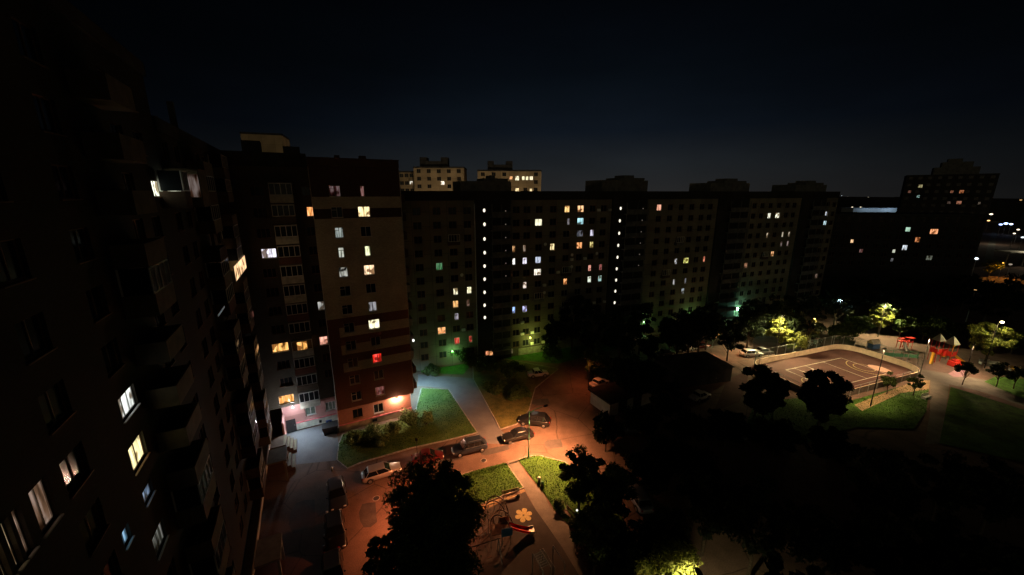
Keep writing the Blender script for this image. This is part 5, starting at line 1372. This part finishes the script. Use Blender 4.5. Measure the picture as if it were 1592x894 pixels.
# below the long block
for i, (px, py, h, r_, lab) in enumerate(((703, 553, 4.5, 2.6, 'round bush glowing green at its top below the first green lamp'), (733, 560, 4.2, 2.6, 'dark bush right of the green glowing one'), (672, 572, 2.0, 1.6, 'low dark bush against the pale base of the long block'), (762, 570, 3.6, 2.6, 'dark bush below the downpipe of the long block'), (795, 572, 3.4, 2.4, 'dark bush in front of the low orange windows'), (860, 552, 4.5, 2.6, 'dark bush at the right end of the ochre lit wall'), (806, 610, 2.2, 2.2, 'dark bush in the middle of the corner lawn'), (770, 600, 2.2, 2.0, 'dark bush on the corner lawn by the bluish road'))):
    shrub(G(px, py + 12), h, r_, 80 + i, lab, LEAF, 2600, .2, 'bushes below the long block')
YT = [(893, 446, 15, 3.4, 'tall dark tree before the long block right of the ochre wall', LEAF_UNLIT), (922, 468, 13, 3.4, 'dark tree next to the tall one right of the ochre wall', LEAF_UNLIT), (968, 478, 13, 4.0, 'broad dark tree before the second stair tower', LEAF_UNLIT),
      (1012, 520, 6, 2.5, 'smaller dark tree beside the third green lamp', LEAF_UNLIT), (1045, 505, 7, 2.6, 'faintly green lit tree below the fourth green lamp', LEAF), (1140, 490, 10, 3.2, 'rounded black tree in front of the brightest green lamp', LEAF_UNLIT),
      (928, 532, 8, 2.3, 'red lit tree in the middle of the yard', LEAF), (975, 548, 9, 3.6, 'dark tree right of the red lit tree', LEAF_UNLIT), (1010, 560, 7, 3.0, 'dark tree between the red lit tree and the parking lane', LEAF_UNLIT),
      (1186, 568, 8.5, 2.9, 'black tree at the left end of the rink', LEAF_UNLIT), (1212, 578, 7, 1.9, 'black tree overlapping the near left corner of the rink', LEAF_UNLIT), (1291, 574, 9.5, 3.1, 'spiky black tree in front of the near boards of the rink', LEAF_UNLIT),
      (1217, 492, 8, 2.9, 'bright yellow lit tree left of the rink', LEAF_LIT), (1262, 493, 7, 2.4, 'leaning lit tree with a flat top behind the rink', LEAF_LIT), (1240, 512, 5.6, 2.6, 'dim tree between the two lit trees left of the rink', LEAF_LIT), (1376, 474, 7.5, 3.1, 'bright yellow lit tree behind the far side of the rink', LEAF_LIT),
      (1552, 497, 9.5, 3.4, 'lit tree under the bare bulb beyond the playground', LEAF_LIT), (1335, 488, 6.5, 3.4, 'dim green tree left of the bright one behind the rink', LEAF), (1312, 500, 5.5, 3.0, 'dim tree at the back corner of the rink', LEAF), (1408, 485, 6.5, 3.2, 'dim tree right of the bright one behind the rink', LEAF),
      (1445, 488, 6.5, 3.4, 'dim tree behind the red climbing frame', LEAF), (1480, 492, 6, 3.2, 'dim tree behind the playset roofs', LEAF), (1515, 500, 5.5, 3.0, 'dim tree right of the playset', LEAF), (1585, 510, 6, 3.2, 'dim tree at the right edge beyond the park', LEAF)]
YT += [(945, 640, 6, 2.2, 'black tree just below the pale walled garage corner', LEAF_UNLIT), (1035, 590, 7, 2.6, 'black tree left of the hip roofed utility building', LEAF_UNLIT), (1000, 468, 12, 3.4, 'dark tree right under the second stair tower', LEAF_UNLIT), (1078, 478, 12, 3.6, 'dark tree between the fourth and the brightest green lamp', LEAF_UNLIT), (1106, 470, 11, 3.2, 'dark tree just left of the brightest green lamp', LEAF_UNLIT),
       (1172, 468, 11, 3.4, 'dark tree just right of the brightest green lamp', LEAF_UNLIT), (862, 492, 9, 2.6, 'dark tree right beside the ochre wall', LEAF_UNLIT)]
for i, (px, py, h, r_, lab, mm) in enumerate(YT):
    tree(tp(px, py, h), h, r_, 120 + i, lab, mm, 9000 if mm is LEAF_LIT else (11000 if 1150 < px < 1300 and py > 560 else 4500), .2 if mm is LEAF_LIT else .26, .08 if 1150 < px < 1300 and py > 560 else .2, nclump=60 if 1150 < px < 1300 and py > 560 else 34)
for i, (px, py, h, r_, lab, mm) in enumerate(((1387, 579, 4.2, 1.5, 'young tree on the bright lawn nearest the near boards', LEAF), (1429, 580, 4.3, 1.35, 'slender young tree between the lawn tree and the walk', LEAF), (1507, 562, 4.6, 1.8, 'bushy young tree in front of the pink play surface', LEAF_UNLIT), (1562, 560, 5.2, 2.0, 'dark young tree by the pale benches', LEAF_UNLIT), (1588, 568, 4.6, 1.8, 'dark young tree at the right edge by the yellow bench', LEAF_UNLIT))):
    tree(tp(px, py, h), h, r_, 170 + i, lab, mm, 2600, .14, .35, group='young trees in the park', nclump=18)
DK = [(1000, 632), (1040, 680), (1070, 640), (1085, 700), (1015, 710), (1135, 640), (1210, 655), (1300, 668), (1390, 700), (1480, 705), (1565, 712), (1110, 730), (1190, 750), (1280, 790), (1390, 800), (1500, 810), (1580, 850), (1260, 880), (1440, 900)]
WORDS = ['right below the pale walled garage', 'between the two faint grey cars', 'just under the hip roofed utility building', 'left under the faint grey saloon', 'above the black saloon with glinting lamps', 'below the white hatchback', 'below the left tip of the park lawn', 'below the middle of the park lawn', 'left of the foot of the park walk', 'right of the foot of the park walk', 'at the right edge under the meadow', 'right of the pale blue estate', 'second from the pale blue estate', 'in the middle of the black grove', 'deep in the black grove under the walk', 'deep in the black grove under the meadow', 'at the right edge low in the grove', 'at the bottom edge of the black grove', 'at the bottom edge far from the bright yellow tree']
for i, (px, py) in enumerate(DK):
    h = 8 + (i * 37 % 30) / 10
    if i < 8: h = 5.5
    tree(tp(px, py, h), h, 3.0, 200 + i, 'black unlit tree ' + WORDS[i], LEAF_UNLIT, 4200, .24, .28, group='black grove below the park')
FAR = [(1180, 462), (1225, 452), (1268, 458), (1310, 440), (1345, 430), (1385, 436), (1425, 428), (1470, 430), (1510, 425), (1550, 432), (1590, 425), (1095, 470), (1060, 480)]
FW_ = ['above the left lit tree', 'over the small pale lamp', 'beside the small greenish lamp', 'over the bluish white lamp', 'right of the bluish white lamp', 'below the red dot window', 'below the pale grey window', 'below the widest orange window', 'below the tall tower', 'below the orange glow', 'at the right edge under the street lights', 'left of the brightest green lamp', 'over the fourth green lamp']
for i, (px, py) in enumerate(FAR):
    h = 11 + (i * 53 % 30) / 10
    tree(tp(px, py, h), h, 4.2, 240 + i, 'distant black tree ' + FW_[i], LEAF_UNLIT, 3000, .36, .2, group='distant dark trees')

# ================================================================== FAR CITY
def far_lamp(px, py, c, k, lab, h=9.0, size=.5, P=0):
    p = G(px, py, h)
    e = empty('street_lamp', (*p, 0), 0, lab, 'street lamp', 'distant city lights')
    m = MB(); m.tube((0, 0, 0), (0, 0, h - size), .12, .08, 6); m.build('pole', M_METAL, e)
    m = MB(); m.ball((0, 0, h), size, 8, (1.5, 1, .7)); m.build('lamp_head', bulb_mat(c, k), e)
    if P: light((0, -.6, h - size - .3), P, c, e, .4)
CWH = (.8, .92, 1.0); CO = (1, .55, .2); CY = (1, .85, .6)
FL_ = [(1308.5, 304, CWH, 3, .9, 'bright white far light where the long block ends'), (1318, 306, CY, .6, .5, 'faint far light beside the bright white one'), (1325, 322, CY, 1.6, .6, 'yellowish light left of the pale low hall'), (1338, 322, CY, 1.4, .6, 'yellowish light over the pale low hall'),
       (1350, 306.5, CY, .8, .8, 'far yellow light on the horizon'), (1370, 367, (.85, 1, .95), 5, .5, 'bright white light between the dark blocks'), (1335, 311, CY, .5, .6, 'weak light below the horizon line'), (1378, 312.5, CY, .6, .9, 'pale strip light on the horizon'), (1545, 328, CWH, 3, .9, 'white street light, highest of the cluster right of the tower'),
       (1560, 322, CWH, 3, .9, 'white street light at the head of the far avenue'), (1568, 327, CWH, 3, .9, 'white street light right of the avenue head'), (1541, 333, CY, 2.5, .8, 'yellowish street light, left side of the far avenue'), (1537, 343, CO, 2.5, .8, 'orange street light by the tower foot'), (1556, 349, (.35, .5, 1), 4, .9, 'blue white light, left end of the glowing row'),
       (1564, 347.5, (.45, .6, 1), 6, 1.0, 'blue white light, brightest of the glowing row'), (1572, 348.5, (.5, .7, 1), 5, .9, 'blue white light, right end of the glowing row'), (1583, 357, CY, 3, .6, 'warm light near the right edge'), (1577, 363, CY, 2.5, .5, 'warm light lower near the right edge'), (1590, 369, CWH, 2, .6, 'white light cut by the right edge'),
       (1518, 402, CWH, 3.5, .5, 'white light left of the orange glowing tree'), (1497, 408, (.5, .7, .7), .7, .5, 'weak greenish light left of the white one'), (1571, 411, CY, .4, .4, 'weak light right of the orange glowing tree'), (1516, 451, CO, .8, .25, 'tiny orange light over the park trees'), (1587, 311, CO, .8, 1.6, 'faint orange light on the horizon at the right edge')]
for px, py, c, k, s, lab in FL_: far_lamp(px, py, c, k, lab, size=s * (1.0 if py > 340 else 1.6))
tree(tp(1546, 401, 8), 8, 3.2, 300, 'orange glowing tree at the right under the far avenue', LEAF_LIT, 5000, .3, .2, group='distant dark trees')
p = tp(1546, 401, 8)
street_lamp((p[0] - .6, p[1] - 3.6), 6.5, (1, .42, .06), 6500, 'orange lamp in front of the glowing tree', spot=166, arm=.2, k=3, bare=True, group='distant city lights')
# avenue
sheet('far_avenue', [(1528, 412), (1536, 380), (1548, 340), (1554, 340), (1548, 380), (1542, 412)], .006, M_PATH)
sheet('far_lot', [(1540, 335), (1592, 330), (1640, 330), (1640, 345), (1592, 345)], .006, M_PATH)
q = G(1545, 380); light((q[0], q[1], 9), 1600, CY, None, .4)
a = G(1325, 334)
e = empty('market_hall', (a[0], a[1], 0), R(-4), 'long pale low hall on the horizon between long block and tower', 'building')
wid = (1391 - 1325) / FOC * a[1]
m = MB(); m.box(0, wid, 0, 25, 0, 9.6); m.build('wall', mat('pale_hall_wall', (.45, .48, .5), .8, .1, .3), e)
m = MB(); m.box(-.5, wid + .5, -.5, 25.5, 9.61, 10.6); m.build('roof', mat('pale_hall_roof', (.4, .44, .5), .8, .1, .3), e)
light((wid * .3, -16, 15), 4500, (.55, .78, 1), e, .5); light((wid * .75, -16, 15), 8500, (.55, .78, 1), e, .5)
# bridge-like pale canopy at the right edge
p = G(1575, 392, 7)
e = empty('road_canopy', (*p, 0), 0, 'pale flat canopy on thin posts at the right edge under the far avenue', 'canopy')
m = MB(); m.box(-5, 14, -3, 3, 7, 7.5); m.build('roof', M_PLINTH, e); 
for xx in (-2, 6): m = MB(); m.box(xx - .2, xx + .2, -.2, .2, 0, 6.99); m.build('post', M_CONC, e)
light((2, -4, 9.5), 700, CY, e, .3)
# low hills and roofs of the far city
CITY = ['just right of the long block end', 'behind the bright white far light', 'behind the yellowish lights', 'over the pale hall left half', 'over the pale hall right half', 'left of the tall tower', 'behind the left edge of the tall tower', 'behind the middle of the tall tower', 'behind the right part of the tall tower', 'right of the tall tower', 'above the avenue head', 'above the glowing row of lights', 'at the right picture edge', 'beyond the right picture edge']
rng = random.Random(9)
for i in range(13):
    az_ = R(38 + i * 1.6); D_ = 700 + rng.random() * 700; w = rng.uniform(30, 80); h = rng.uniform(9, 26)
    e = empty('city_block', (D_ * math.sin(az_), D_ * math.cos(az_), 0), -az_, 'distant dark city block, number %d from the left along the horizon' % (i + 1) if 0 else 'distant dark city block on the horizon ' + CITY[i], 'building', 'dark city blocks on the horizon')
    m = MB(); m.box(-w / 2, w / 2, 0, 20, 0, h); m.build('wall', M_PANEL_DARK, e); m = MB(); m.box(-w / 2 - .5, w / 2 + .5, -.5, 20.5, h + .01, h + 1); m.box(-w / 6, w / 9, 5, 12, h + 1.01, h + 4); m.build('roof', M_ROOF, e)
